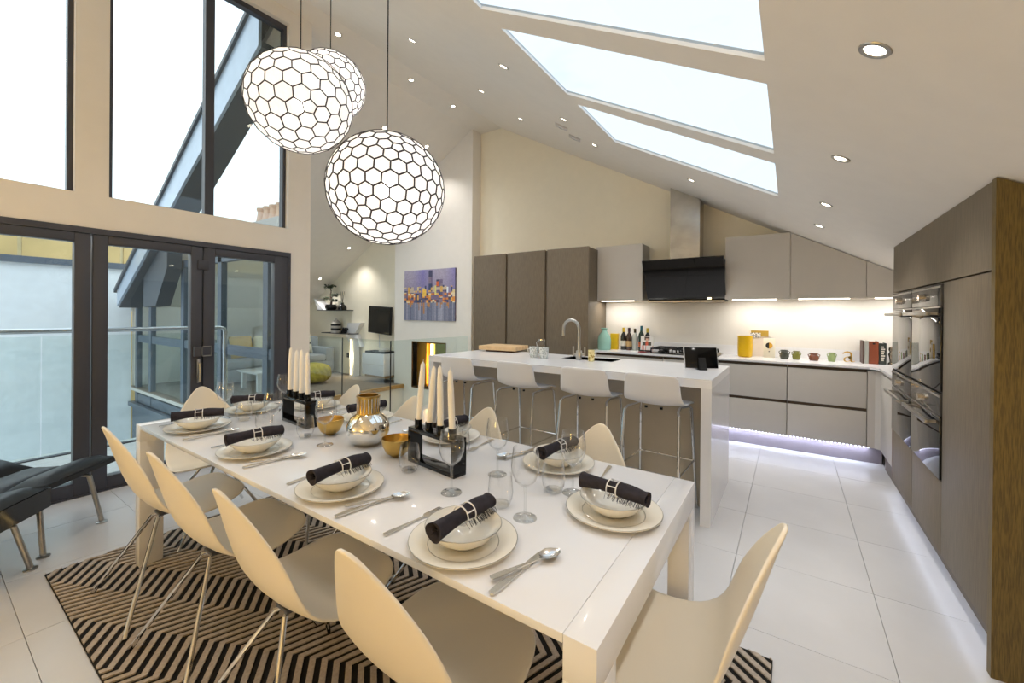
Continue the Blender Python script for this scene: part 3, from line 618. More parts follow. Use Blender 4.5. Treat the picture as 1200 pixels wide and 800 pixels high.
# island and worktop items
cbd = thing('cutting_board', 'thick pale wooden cutting board lying on the island', 'board', (-2.55, 3.75, IW), .12)
MB().box(-.27, .17, -.17, .17, .018, .062, .003).obj('board', mat('maple', '#e3c193', .5, var=.12, scale=10, stretch=(1, 6, 1)), cbd, world=False)
MB().box(-.2, .12, -.13, .13, .0, .018).obj('foot', mat('walnut_foot', '#4f2a1c', .5), cbd, world=False)
m_cup = mat('grey_dotted_ceramic', '#d9dcda', .4, col2='#9fa6a4', scale=90, p0=.42, p1=.5)
for nm, x, y, lb in (('mug', -1.985, 3.36, 'grey patterned cup left of the small glass jug'), ('mug', -1.88, 3.36, 'grey patterned cup right of the small glass jug')):
    t = thing(nm, lb, 'cup', (x, y, IW), 0, 'patterned cups on the island')
    MB().lathe([(0, 0), (.034, 0), (.038, .01), (.046, .102), (.043, .102), (.036, .01), (0, .008)], 24, (x, y, IW)).obj('cup_body', m_cup, t)
    if 'left' in lb: MB().tube([(x-.042, y, IW+.085), (x-.068, y, IW+.078), (x-.064, y, IW+.045), (x-.039, y, IW+.03)], .005, 8).obj('handle', m_china, t)
jg = thing('glass_jug', 'small clear glass milk jug behind the two grey cups', 'jug', (-1.955, 3.45, IW))
MB().lathe([(0, .002), (.036, .002), (.038, .07), (.030, .135), (.036, .17)], 20, (-1.955, 3.45, IW)).obj('jug_body', m_thin, jg)
MB().lathe([(.030, 0), (.030, .012), (0, .012)], 20, (-1.955, 3.45, IW+.158)).obj('lid', m_chrome, jg)
MB().tube([(-1.985, 3.45, IW+.16), (-2.015, 3.45, IW+.14), (-1.992, 3.45, IW+.06)], .004, 8).obj('handle', m_chrome, jg)
sd_ = thing('glass_tumbler_with_print', 'short glass with a yellow floral print beside the tap', 'glass', (-1.43, 3.40, IW))
MB().lathe([(0, .001), (.027, .001), (.029, .10), (.027, .10), (.025, .006), (0, .006)], 20, (-1.43, 3.40, IW)).obj('body', mat('yellow_floral_glass', '#f0e2a8', .15, col2='#a88a3a', scale=35, p0=.4, p1=.5), sd_)
MB().tube([(-1.402, 3.40, IW+.085), (-1.385, 3.40, IW+.075), (-1.40, 3.40, IW+.05)], .005, 8).obj('handle', m_china, sd_)
tbt = thing('tablet', 'black tablet computer leaning on a stand at the end of the island', 'tablet', (-.545, 3.40, IW), math.radians(30))
T_ = Matrix.Rotation(math.radians(-14), 4, 'X')
MB().box(-.118, .118, -.006, .004, .012, .17, .003).xf(T_).obj('screen_case', m_black, tbt, world=False)
MB().box(-.124, .124, .004, .009, .010, .175, .003).xf(T_).obj('white_back', m_gloss, tbt, world=False)
MB().box(-.03, .03, -.03, .08, 0, .012, .003).prism([(-.03, .0), (.0, .09), (.01, .09), (.0, 0)], 'x', -.025, .025).obj('stand', m_blackm, tbt, world=False)
# worktop items
YI = 5.34
def lathe_thing(name, lab, cat, x, y, z, prof, m, group=None, n_=24): return tag(MB().lathe(prof, n_, (0, 0, 0)).obj(name, m), lab, cat, group), (x, y, z)
def place(o_l):
    o, l = o_l; o.location = l; return o
place(lathe_thing('glass_vase', 'pale turquoise bottle vase at the left end of the worktop', 'vase', -2.0, 5.18, WT, [(0, 0), (.075, 0), (.085, .02), (.087, .13), (.075, .18), (.035, .235), (.03, .265), (.045, .275), (.045, .285), (.026, .285), (.026, .24), (0, .24)], mat('turquoise_glass', '#9fd0c4', .12, coat=.5)))
tag(MB().box(-1.965, -1.865, 5.30, 5.36, WT, WT+.21, .003).obj('storage_tin', mat('yellow_tin', '#e2b71c', .35)), 'yellow rectangular tin behind the turquoise vase', 'tin')
def wine(x, y, body, cap, lab, s_=1, label_m=None):
    t = thing('wine_bottle', lab, 'bottle', (x, y, WT), 0, 'bottles on the worktop')
    MB().lathe([(0, 0), (.034, 0), (.037, .01), (.037, .17*s_), (.030, .20*s_), (.014, .225*s_), (.014, .26*s_), (0, .26*s_)], 16, (x, y, WT)).obj('bottle_body', body, t)
    MB().lathe([(.0155, .235*s_), (.016, .29*s_), (0, .29*s_)], 14, (x, y, WT)).obj('cap', cap, t)
    if label_m: MB().lathe([(.0376, .05), (.0376, .12)], 16, (x, y, WT)).obj('paper_label', label_m, t)
m_wb = mat('dark_bottle', '#1a1714', .1, coat=.5); m_pap = mat('paper', '#e8e4da', .7)
wine(-1.80, YI, m_wb, mat('yellow_foil', '#d8b81c', .4), 'dark bottle with yellow cap next to the yellow tin', 1, m_pap)
wine(-1.72, YI-.02, mat('brown_bottle', '#3b2417', .12, coat=.5), mat('plum_foil', '#3a1c2c', .4), 'brown bottle with plum cap, right of the yellow capped bottle', 1, mat('tan_label', '#b99a6a', .7))
wine(-1.65, YI, mat('clear_bottle', '#b9bdb6', .08, coat=.5), m_black, 'pale clear bottle with black cap', .97)
wine(-1.56, YI-.03, mat('green_bottle', '#12261b', .1, coat=.5), mat('teal_foil', '#15606e', .4), 'tall green bottle with teal cap', 1.1, mat('orange_label', '#a8552a', .7))
wine(-1.50, YI+.03, m_wb, mat('gold_foil', '#bfa63a', .4), 'dark bottle with gold cap behind the green bottle', 1)
place(lathe_thing('salt_grinder', 'small black and silver grinder right of the bottles', 'grinder', -1.43, 5.2, WT, [(0, 0), (.025, 0), (.025, .05), (.016, .06), (.02, .085), (0, .09)], m_blackm))
def cover(u, v):
    if v < .35: return (.85, .82, .80, 1) if (u*7 % 1) < .8 else (.6, .2, .15, 1)
    if abs(u-.5) < .12 and .62 < v < .82: return (.72, .45, .33, 1)
    if abs(u-.5) < .19 and .72 < v < .95: return (.10, .05, .04, 1)
    if abs(u-.5) < .09 and v < .62: return (.72, .12, .06, 1)
    if abs(u-.5) < .36 and v < .60: return (.06, .07, .06, 1)
    return (.82, .80, .78, 1)
ck = thing('recipe_book', 'cookbook propped upright with a dark haired cook in a red shirt on the cover', 'book', (-1.44, 5.12, WT), 0)
MB().box(-.075, .075, 0, .018, .03, .20, .001).xf(Matrix.Rotation(-.12, 4, 'X')).obj('cover_board', m_pap, ck, world=False)
o = vgrid('cover_print', 20, 24, cover, vcolmat('cover_ink', .4), ck, lambda u, v: (-.075+.15*u, (-.001+.0)*1 + .12*(.03+.17*v)-.004+.0, .03+.17*v))
MB().box(-.09, .09, -.05, .04, 0, .012).obj('stand', mat('red_stand', '#7d1f22', .4), ck, world=False)
yv = place(lathe_thing('yellow_vase', 'plain yellow cylindrical vase standing alone on the worktop', 'vase', -.415, 5.32, WT, [(0, 0), (.06, 0), (.072, .012), (.075, .10), (.075, .235), (.068, .235), (.066, .02), (0, .02)], mat('yellow_ceramic', '#e0b30c', .3, coat=.3)))
pn = thing('postcard', 'small gold edged picture card leaning behind the moon card', 'card', (-.29, 5.5, WT))
MB().box(-.39, -.20, 5.485, 5.50, WT, 1.185).obj('card_back', mat('pale_pink_card', '#eadfd3', .6), pn)
MB().box(-.37, -.20, 5.478, 5.485, 1.15, 1.18).box(-.28, -.20, 5.478, 5.485, 1.115, 1.15).obj('gold_band', mat('gold_print', '#a98a34', .4), pn)
vgrid('picture', 10, 6, lambda u, v: random.choice([(.05, .05, .06, 1), (.8, .8, .8, 1), (.5, .5, .5, 1)]), MATS['cover_ink'], pn, lambda u, v: (-.375+.10*u+.29, -.023, 1.10+.055*v-WT))
mnc = thing('moon_card', 'cream greeting card with a half black, half gold moon disc', 'card', (-.19, 5.40, WT))
MB().box(-.245, -.135, 5.395, 5.402, WT, 1.10, .001).obj('card', mat('cream_card', '#f2ecd8', .6), mnc)
hm = lambda s0, s1: [(-.19+.033*math.sin(th), 1.02+.033*math.cos(th)) for th in [s0+(s1-s0)*k/16 for k in range(17)]]
MB().prism(hm(PI, 2*PI), 'y', 5.390, 5.394).obj('black_half', m_blackm, mnc); MB().prism(hm(0, PI), 'y', 5.390, 5.394).obj('gold_half', mat('amber_gold_print', '#dba637', .4), mnc)
MB().lathe([(0, 0), (.006, 0), (.006, .003), (0, .003)], 10).xf(Matrix.Translation((-.19, 5.393, .955)) @ Matrix.Rotation(PI/2, 4, 'X')).obj('dot', m_blackm, mnc)
def pot(x, m, lab, ra, h, spout=False):
    t = thing('ceramic_pot', lab, 'pot', (x, YI, WT), 0, 'small ceramic pots on the worktop')
    MB().lathe([(0, 0), (ra*.8, 0), (ra, h*.3), (ra*.97, h*.55), (ra*.68, h*.8), (ra*.82, h), (ra*.72, h), (ra*.6, h*.8), (0, h*.75)], 24, (x, YI, WT)).obj('pot_body', m, t)
    for s_ in (-1, 1): MB().tube([(x+s_*ra*.75, YI, WT+h*.9), (x+s_*ra*1.12, YI, WT+h*.8), (x+s_*ra*.95, YI, WT+h*.5)], .004, 8).obj('handle', m, t)
pot(-.05, mat('olive_black_glaze', '#35382c', .25, coat=.4), 'dark olive black ceramic pot, first after the moon card', .044, .095)
pot(.055, mat('olive_glaze', '#70702a', .25, coat=.4), 'olive green ceramic pot with a thick rim', .037, .09)
pot(.205, mat('brown_glaze', '#6e3b22', .25, coat=.4), 'squat brown ceramic pot', .045, .075)
pot(.35, mat('sage_glaze', '#8fa06a', .25, coat=.4), 'sage green ceramic jug pot next to the gold letter', .034, .09)
# gold letter "a"
cu = bpy.data.curves.new('letter', 'FONT'); cu.body = 'a'; cu.size = .24; cu.offset = -.007; cu.extrude = .012; cu.bevel_depth = .003
lo = bpy.data.objects.new('letter', cu); COL.objects.link(lo); dg = bpy.context.evaluated_depsgraph_get()
me = bpy.data.meshes.new_from_object(lo.evaluated_get(dg)); bpy.data.objects.remove(lo)
me.materials.clear(); me.materials.append(m_gold)
lo = bpy.data.objects.new('decorative_letter', me); COL.objects.link(lo); lo.rotation_euler = (PI/2, 0, 0); lo.location = (.43, YI, WT+.004)
tag(lo, 'gold free-standing letter a between the sage jug and the books', 'letter')
def book(x0, x1, h, m, lab, d=.17):
    t = thing('book', lab, 'book', (x0, YI, WT), 0, 'books on the worktop')
    MB().box(x0+.001, x0+.004, YI-.02, YI+d, WT, WT+h).box(x1-.004, x1-.001, YI-.02, YI+d, WT, WT+h).box(x0+.001, x1-.001, YI-.023, YI-.019, WT, WT+h).obj('cover', m, t)
    MB().box(x0+.004, x1-.004, YI-.019, YI+d-.005, WT+.003, WT+h-.005).obj('pages', m_pap, t)
    return t
book(.585, .600, .222, mat('grey_brown_cloth', '#5a4a44', .7), 'thin dark book at the left end of the row')
book(.601, .632, .222, mat('pale_grey_cloth', '#b9bcb6', .7), 'pale grey book, second in the row')
b3 = book(.633, .705, .22, mat('russet_leather', '#8a4428', .5), 'thick russet leather book in the middle of the row')
MB().box(.66, .678, YI-.025, YI-.0232, WT+.19, WT+.205).obj('spine_mark', m_blackm, b3)
b4 = book(.706, .762, .205, mat('dark_green_cloth', '#2c3431', .6), 'dark green book with pale lettering on its spine')
for k in range(7): MB().box(.722, .722+.02+.004*(k % 3), YI-.025, YI-.0232, WT+.035+k*.021, WT+.048+k*.021).obj('spine_lettering', m_pap, b4)
og = thing('silver_figure', 'small dark silver figurine used as a bookend', 'figurine', (.80, YI, WT))
MB().lathe([(0, 0), (.028, 0), (.028, .015), (.014, .03), (.018, .07), (.026, .10), (.014, .125), (.022, .14), (.02, .165), (0, .175)], 14, (.80, YI, WT)).obj('figure', mat('tarnished_silver', '#8c8070', .25, 1, var=.3, scale=30), og)

# ================================================================== DINING
TX0, TX1, TY0, TY1, T = -2.83, -.277, .696, 1.603, .747; RZ_ = .014
rug = thing('zigzag_rug', 'black and taupe zigzag relief rug under the dining table', 'rug', (-3.09, .41, 0))
RW, RD = 3.045, 1.505
MB().box(0, RW, 0, RD, .001, .008, .002).obj('base', m_rugb, rug, world=False)
q = MB()
FV = Vector((.0455, .0209)); D1 = Vector((.082, .234)); D2 = Vector((-.16, .124)); A0 = Vector((-2.142+3.09, .606-.41))
def clip(poly):
    for ax, lim, sg in ((0, .003, 1), (0, RW-.003, -1), (1, .003, 1), (1, RD-.003, -1)):
        out = []
        for i in range(len(poly)):
            p, n_ = poly[i], poly[(i+1) % len(poly)]; dp = (p[ax]-lim)*sg; dn = (n_[ax]-lim)*sg
            if dp >= 0: out.append(p)
            if (dp >= 0) != (dn >= 0): out.append(p.lerp(n_, dp/(dp-dn)))
        poly = out
        if len(poly) < 3: return None
    return poly
for i in range(-60, 90):
    p = A0+FV*i; chain = [p]; c_ = p
    for k in range(10): c_ = c_+(D1 if k % 2 == 0 else D2); chain.append(c_)
    c_ = p
    for k in range(10): c_ = c_-(D2 if k % 2 == 0 else D1); chain.insert(0, c_)
    for a, c in zip(chain, chain[1:]):
        if max(a.x, c.x) < -.1 or min(a.x, c.x) > RW+.1 or max(a.y, c.y) < -.1 or min(a.y, c.y) > RD+.1: continue
        P_ = clip([a-FV*.25, a+FV*.25, c+FV*.25, c-FV*.25])
        if P_: q.prism([(v.x, v.y) for v in P_], 'z', .006, .0135)
q.obj('pile_ribs', m_rugt, rug, world=False, smooth=0)['kind'] = 'stuff'
# table
tb_ = thing('dining_table', 'long white gloss dining table with panel legs', 'table', (-1.55, 1.15, 0))
EW = .067
MB().box(TX0+EW+.001, TX1-EW-.001, TY0, TY1, T-.018, T, .001).obj('table_top', m_gloss, tb_)
for x0, x1 in ((TX0, TX0+EW), (TX1-EW, TX1)):
    MB().box(x0, x1, TY0, TY1, T-.085, T, .001).obj('end_rail', m_gloss, tb_)
    for y0, y1 in ((TY0, TY0+.10), (TY1-.10, TY1)): MB().box(x0, x1, y0, y1, RZ_, T-.085, .001).obj('leg', m_gloss, tb_)
MB().box(TX0+EW, TX1-EW, TY0+.12, TY0+.14, T-.08, T-.018).box(TX0+EW, TX1-EW, TY1-.14, TY1-.12, T-.08, T-.018).obj('apron', m_gloss, tb_)
# chair
def make_chair():
    t = thing('dining_chair', 'x', 'chair', (0, 0, 0), 0, 'white shell dining chairs')
    P = [(-.262, .838, .006, .0), (-.259, .828, .034, .003), (-.250, .803, .058, .008), (-.236, .760, .096, .016), (-.218, .700, .139, .024), (-.198, .635, .177, .030), (-.175, .570, .200, .034), (-.148, .508, .217, .036), (-.114, .455, .229, .034),
         (-.070, .420, .234, .026), (-.015, .403, .238, .018), (.05, .402, .238, .012), (.11, .412, .233, .008), (.17, .430, .222, .004), (.212, .443, .200, .0), (.236, .450, .165, 0), (.246, .451, .12, 0)]
    rows = []
    for i, (y, z, w_, c) in enumerate(P):
        fb = max(0, min(1, (z-.42)/.2))
        rows.append([(w_*s_, y + c*1.3*fb*s_*s_, z + c*(1-fb)*s_*s_) for s_ in [k/14*2-1 for k in range(15)]])
    o = MB().grid(rows).obj('seat_shell', m_chair, t, smooth=80)
    sd = o.modifiers.new('s', 'SOLIDIFY'); sd.thickness = .011; sd.offset = 0
    ss = o.modifiers.new('b', 'SUBSURF'); ss.levels = 1; ss.render_levels = 1
    for sx in (-1, 1):
        MB().tube([(0, .03, .384), (sx*.03, .07, .378), (sx*.245, .24, RZ_)], .0085, 10).obj('leg', m_chrome, t)
        MB().tube([(0, -.04, .384), (sx*.03, -.08, .378), (sx*.245, -.245, RZ_)], .0085, 10).obj('leg', m_chrome, t)
    MB().box(-.035, .035, -.075, .05, .384, .396, .002).obj('mounting_plate', m_frame, t)
    return t
c0 = make_chair()
CHS = [((-2.45, .755), 0, 'white shell chair on the near long side, by the glazed doors'), ((-1.89, .76), .02, 'white shell chair on the near long side, second from the doors'),
       ((-1.335, .765), -.02, 'white shell chair on the near long side, third from the doors'), ((-.775, .79), 0, 'white shell chair on the near long side, closest to the camera'),
       ((-2.50, 1.54), PI, 'white shell chair on the far side, half hidden behind the rear candles'), ((-1.87, 1.51), PI+.03, 'white shell chair on the far side, behind the silver vase'),
       ((-1.335, 1.53), PI, 'white shell chair on the far side, between candle holder and third stool'), ((-.717, 1.57), PI, 'white shell chair on the far side, nearest the island end'),
       ((-.265, 1.20), PI/2+.02, 'white shell chair at the right head of the table, side-on'), ((-2.99, 1.12), -PI/2-.06, 'white shell chair at the left head of the table, in front of the doors')]
for i, ((x, y), r, lb) in enumerate(CHS):
    if i == 0: c0.matrix_basis = Matrix.Translation((x, y, 0)) @ Matrix.Rotation(r, 4, 'Z'); c0['label'] = lb
    else: copy_tree(c0, (x, y, 0), r, lb)
# place settings ---------------------------------------------------
def plate0():
    t = thing('dinner_plate', 'x', 'plate', (0, 0, 0), 0, 'silver rimmed dinner plates')
    MB().lathe([(0, .002), (.085, .002), (.09, .0), (.095, .004), (.14, .016), (.1405, .018), (.138, .0185), (.098, .008), (.092, .005), (0, .005)], 48).obj('plate_body', m_china, t, world=False)
    MB().lathe([(.1385, .0187), (.1398, .0191), (.1405, .0181)], 48).obj('silver_rim', m_rim, t, world=False)
    MB().lathe([(.0905, .0058), (.0915, .0064), (.0925, .0062)], 48).obj('well_line', m_rim, t, world=False)
    return t
def bowl0():
    t = thing('soup_bowl', 'x', 'bowl', (0, 0, 0), 0, 'shallow soup bowls on the plates')
    MB().lathe([(0, .002), (.045, .0), (.05, .004), (.078, .022), (.098, .046), (.0995, .048), (.097, .049), (.074, .027), (.045, .010), (0, .008)], 44).obj('bowl_body', m_china, t, world=False)
    MB().lathe([(.0973, .0491), (.0986, .0495), (.0995, .0482)], 44).obj('silver_rim', m_rim, t, world=False)
    return t
def napkin_mesh(seed):
    rnd = random.Random(seed); q = MB(); rows = []; n_ = 22; L = .215
    ph = rnd.random()*6
    for i in range(19):
        s_ = i/18; x = (s_-.5)*L; rr = .0212+.0022*math.sin(s_*9+ph)+(.003 if i in (0, 18) else 0)
        rr *= 1-.10*math.exp(-((s_-.5)/.08)**2)
        rows.append([(x, rr*(1+.07*math.sin(3*2*PI*k/n_+ph+s_*4))*math.cos(2*PI*k/n_), rr*.92*(1+.07*math.sin(3*2*PI*k/n_+ph+s_*4))*math.sin(2*PI*k/n_)+.004*math.sin(s_*PI)) for k in range(n_+1)])
    q.grid(rows); bmesh.ops.remove_doubles(q.b, verts=q.b.verts[:], dist=.0002)
    for r_, s2 in ((rows[0], -1), (rows[-1], 1)):
        a = Vector((r_[0][0]-.0*s2, 0, 0)); x = r_[0][0]
        sp_ = [q.b.verts.new((x-s2*.012*(k % 2), .018*(1-k/30)*math.cos(k*.7), .018*(1-k/30)*math.sin(k*.7))) for k in range(29)]
        c = q.b.verts.new((x-s2*.012, 0, 0))
        for u, v in zip(sp_, sp_[1:]): q.b.faces.new((u, v, c))
        for k in range(n_): q.b.faces.new((q.b.verts.new(r_[k]), q.b.verts.new(r_[k+1]), c))
    return q
def napkin0():
    t = thing('napkin', 'x', 'napkin', (0, 0, 0), 0, 'rolled charcoal napkins')
    napkin_mesh(3).obj('roll', m_napk, t, world=False, smooth=60)
    q = MB()
    for k in range(60):
        x = random.uniform(-.02, .105); q.tube([(x, -.020, -.008), (x+random.uniform(-.004, .004), -.030-random.random()*.004, -.016-random.random()*.008)], .0006, 3, cap=False)
    q.obj('fringe', m_napk, t, world=False)['kind'] = 'stuff'
    return t
def ring0():
    t = thing('napkin_ring', 'x', 'napkin ring', (0, 0, 0), 0, 'white wire napkin rings')
    for s_ in (-1, 1): MB().tube([(s_*.015, .0255*math.cos(2*PI*k/28), .0245*math.sin(2*PI*k/28)) for k in range(29)], .0019, 6, cap=False).obj('hoop', m_gloss, t, world=False)
    for a in (0.9, 2.6, 4.7): MB().tube([(-.015, .0255*math.cos(a), .0245*math.sin(a)), (.015, .0255*math.cos(a), .0245*math.sin(a))], .0019, 6).obj('bar', m_gloss, t, world=False)
    return t
def handle_outline(L, w0, w1): return [(-L/2, -w0*.7), (-L/2-.003, 0), (-L/2, w0*.7), (-L/2+.015, w0), (0, w1), (0, -w1), (-L/2+.015, -w0)]
def fork0():
    t = thing('fork', 'x', 'fork', (0, 0, 0), 0, 'silver forks')
    MB().prism([(-.098, -.007), (-.10, 0), (-.098, .007), (-.08, .008), (0, .0028), (.035, .003), (.035, -.003), (0, -.0028), (-.08, -.008)], 'z', .002, .0048).obj('handle', m_cut, t, world=False)
    q = MB().prism([(.033, -.003), (.033, .003), (.043, .0125), (.058, .0135), (.058, -.0135), (.043, -.0125)], 'z', .002, .0045)
    for k in range(4): q.box(.057, .104, -.0135+k*.0078, -.0100+k*.0078, .002, .004)
    q.obj('tines', m_cut, t, world=False)
    return t
def knife0():
    t = thing('knife', 'x', 'knife', (0, 0, 0), 0, 'silver table knives')
    MB().prism([(-.115, -.007), (-.118, 0), (-.115, .007), (-.09, .009), (-.01, .0055), (-.01, -.0055), (-.09, -.009)], 'z', .002, .0068).obj('handle', m_cut, t, world=False)
    MB().prism([(-.01, -.005), (-.01, .005), (.0, .009), (.07, .010), (.10, .006), (.112, -.004), (.09, -.0055)], 'z', .002, .0038).obj('blade', m_cut, t, world=False)
    return t
def spoon0():
    t = thing('spoon', 'x', 'spoon', (0, 0, 0), 0, 'silver dessert spoons')
    MB().prism([(-.098, -.007), (-.10, 0), (-.098, .007), (-.08, .008), (0, .0028), (.042, .003), (.042, -.003), (0, -.0028), (-.08, -.008)], 'z', .006, .0088).obj('handle', m_cut, t, world=False)
    rows = []
    for j in range(7):
        r_ = j/6; rows.append([(.068+.030*r_*math.cos(2*PI*k/20), .019*r_*math.sin(2*PI*k/20), .002+.009*r_**2.2) for k in range(21)])
    o = MB().grid(rows).obj('bowl', m_cut, t, world=False, smooth=80)
    return t
def wine0():
    t = thing('wine_glass', 'x', 'glass', (0, 0, 0), 0, 'stemmed wine glasses')
    MB().lathe([(0, .0015), (.033, .0), (.035, .001), (.034, .0025), (.012, .007), (.0045, .013), (0, .013)], 32).obj('foot', m_solid, t, world=False)
    MB().lathe([(.0046, .012), (.0036, .03), (.0034, .07), (.006, .09), (0, .094)], 16).obj('stem', m_solid, t, world=False)
    MB().lathe([(0, .0905), (.014, .095), (.030, .110), (.0405, .135), (.0425, .155), (.040, .180), (.0365, .204), (.0362, .2065), (.0352, .206), (.0388, .180), (.0412, .155), (.0392, .136), (.029, .112), (.012, .098), (0, .096)], 36).obj('glass_bowl', m_thin, t, world=False)
    return t
def tumb0():
    t = thing('tumbler', 'x', 'glass', (0, 0, 0), 0, 'stemless water tumblers')
    MB().lathe([(0, .001), (.026, .001), (.029, .006), (.026, .012), (0, .011)], 28).obj('base', m_solid, t, world=False)
    MB().lathe([(.029, .006), (.037, .025), (.0395, .045), (.0375, .07), (.034, .10), (.0332, .10), (.0367, .07), (.0385, .045), (.036, .026), (.027, .012)], 36).obj('glass_wall', m_thin, t, world=False)
    return t
mk = dict(plate=plate0, bowl=bowl0, napkin=napkin0, ring=ring0, fork=fork0, knife=knife0, spoon=spoon0, wine=wine0, tumbler=tumb0); proto = {}
def put(kind, x, y, z, rz, lab, tilt=None):
    if kind not in proto:
        o = mk[kind](); proto[kind] = o
        o.matrix_basis = Matrix.Translation((x, y, z)) @ Matrix.Rotation(rz, 4, 'Z'); o['label'] = lab
    else: o = copy_tree(proto[kind], (x, y, z), rz, lab)
    if tilt: o.matrix_basis = Matrix.Translation((x, y, z)) @ Matrix.Rotation(rz, 4, 'Z') @ Matrix.Rotation(tilt, 4, 'Y')
    return o
# (x, y, direction the diner faces, where, napkin angle, wine glass, tumbler)
SET = [(-2.47, .850, 0, 'nearest the doors on the near side', 1.15, (-2.077, 1.025), (-2.178, 1.03)),
       (-1.87, .850, 0, 'second from the doors on the near side', 1.44, (-1.714, 1.072), (-1.898, 1.086)),
       (-1.245, .838, 0, 'third from the doors on the near side', 1.6, (-.921, 1.030), (-1.175, 1.078)),
       (-.692, .822, 0, 'nearest the camera on the near side', 1.54, (-.632, 1.026), (-.735, 1.048)),
       (-2.45, 1.47, PI, 'nearest the doors on the far side', 1.3, (-2.60, 1.35), (-2.30, 1.33)),
       (-1.95, 1.475, PI, 'behind the silver vase on the far side', 1.35, (-1.72, 1.30), (-2.10, 1.34)),
       (-1.33, 1.478, PI, 'behind the front candle holder on the far side', 1.57, (-.888, 1.245), (-1.14, 1.33)),
       (-.75, 1.465, PI, 'nearest the island end on the far side', 1.41, (-.592, 1.262), (-.650, 1.235)),
       (-.432, 1.205, PI/2, 'at the right head of the table', -.15, None, None),
       (-2.66, 1.19, -PI/2, 'at the left head of the table', .88, (-2.60, 1.02), (-2.46, 1.06))]
for i, (x, y, r, wh, na, wg, tg) in enumerate(SET):
    R_ = Matrix.Rotation(r, 4, 'Z')
    def L(dx, dy): v = R_ @ Vector((dx, dy, 0)); return x+v.x, y+v.y
    put('plate', x, y, T+.0005, 0, 'white dinner plate with silver rim ' + wh)
    put('bowl', x, y, T+.006, 0, 'white shallow bowl on the plate ' + wh)
    nz_ = T+.073
    put('napkin', x, y, nz_, na, 'rolled charcoal napkin on the bowl ' + wh)
    put('ring', x+.004*math.cos(na), y+.004*math.sin(na), nz_+.002, na, 'white ring round the napkin ' + wh)
    j = lambda s_: random.uniform(-s_, s_)
    if i == 8: continue
    fx, fy = L(-.185, .0+j(.01)); kx, ky = L(.185, -.01+j(.01)); sx, sy = L(.19, .005)
    put('fork', fx, fy, T, r+PI/2+j(.12), 'silver fork beside the plate ' + wh)
    ka = .12+j(.12)
    put('knife', kx, ky, T, r+PI/2-ka, 'silver knife beside the plate ' + wh)
    put('spoon', sx, sy, T+.004, r+PI/2-ka-.32, 'silver spoon crossing the knife ' + wh)
    if wg: put('wine', wg[0], wg[1], T+.0003, random.random()*6, 'stemmed wine glass for the setting ' + wh)
    if tg: put('tumbler', tg[0], tg[1], T+.0003, random.random()*6, 'stemless tumbler for the setting ' + wh)
# candle holders
def holder(x0, x1, y, rz, lab, cl):
    t = thing('candle_holder', lab, 'candle holder', ((x0+x1)/2, y, T), rz, 'black frame candle holders')
    w_ = (x1-x0)/2
    MB().box(-w_, w_, -.03, .03, 0, .016, .001).box(-w_, w_, -.03, .03, .122, .138, .001).box(-w_, -w_+.016, -.03, .03, .016, .122).box(w_-.016, w_, -.03, .03, .016, .122).obj('frame', m_black, t, world=False)
    for k in range(4):
        xx = -w_+.028+k*(2*w_-.056)/3*.93
        MB().lathe([(0, 0), (.0155, 0), (.0155, .03), (.012, .03), (.012, .006), (0, .006)], 16, (xx, 0, .138)).obj('cup', m_black, t, world=False)
        v = Matrix.Rotation(rz, 4, 'Z') @ Vector((xx, 0, 0)); h = .245+(.012, .0, .006, -.004)[k]
        c = thing('candle', '%s candle, number %s from the left in the %s' % ('tall white taper', ('one', 'two', 'three', 'four')[k], cl), 'candle', ((x0+x1)/2+v.x, y+v.y, T+.144), 0, 'white taper candles')
        c.matrix_basis = c.matrix_basis @ Matrix.Rotation((.09, .10, -.02, -.06)[k]*(1 if x0 > -2 else .4), 4, 'Y')
        MB().lathe([(0, 0), (.0122, 0), (.0118, h*.7), (.0085, h*.96), (.002, h), (0, h)], 14).obj('wax', m_candle, c, world=False)
        MB().tube([(0, 0, h-.002), (.001, 0, h+.010)], .0008, 5).obj('wick', m_candle, c, world=False)
holder(-1.262, -.985, 1.165, -.12, 'black open frame candle holder in front of the gold bowl, nearer the camera', 'holder nearer the camera')
holder(-2.30, -2.02, 1.20, -.08, 'black open frame candle holder nearer the glazed doors', 'holder nearer the doors')
# vase and gold bowls
vs = thing('silver_vase', 'round mirrored silver and gold vase in the middle of the table', 'vase', (-1.58, 1.20, T))
MB().lathe([(0, 0), (.05, 0), (.075, .018), (.094, .055), (.094, .085), (.078, .118), (.052, .138)], 40, (-1.58, 1.20, T)).obj('body', m_silverg, vs)
MB().lathe([(.052, .138), (.0475, .15), (.0475, .205), (.052, .215), (.052, .22), (.044, .22), (.042, .15), (.0, .12)], 40, (-1.58, 1.20, T)).obj('neck', m_gold, vs)
q = MB()
for k in range(20):
    a = 2*PI*k/20; q.tube([(-1.58+.0482*math.cos(a), 1.20+.0482*math.sin(a), T+.145), (-1.58+.0482*math.cos(a), 1.20+.0482*math.sin(a), T+.21)], .003, 5)
q.obj('neck_fluting', m_silverg, vs)
for x, y, lb in ((-1.345, 1.165, 'gold bowl between the silver vase and the front candle holder'), (-1.85, 1.185, 'gold bowl between the rear candle holder and the silver vase')):
    t = thing('gold_bowl', lb, 'bowl', (x, y, T), 0, 'small gold bowls')
    MB().lathe([(0, 0), (.022, 0), (.045, .018), (.060, .05), (.0625, .075), (.0605, .076), (.057, .05), (.043, .022), (0, .008)], 36, (x, y, T+.0005)).obj('bowl_body', m_gold, t)

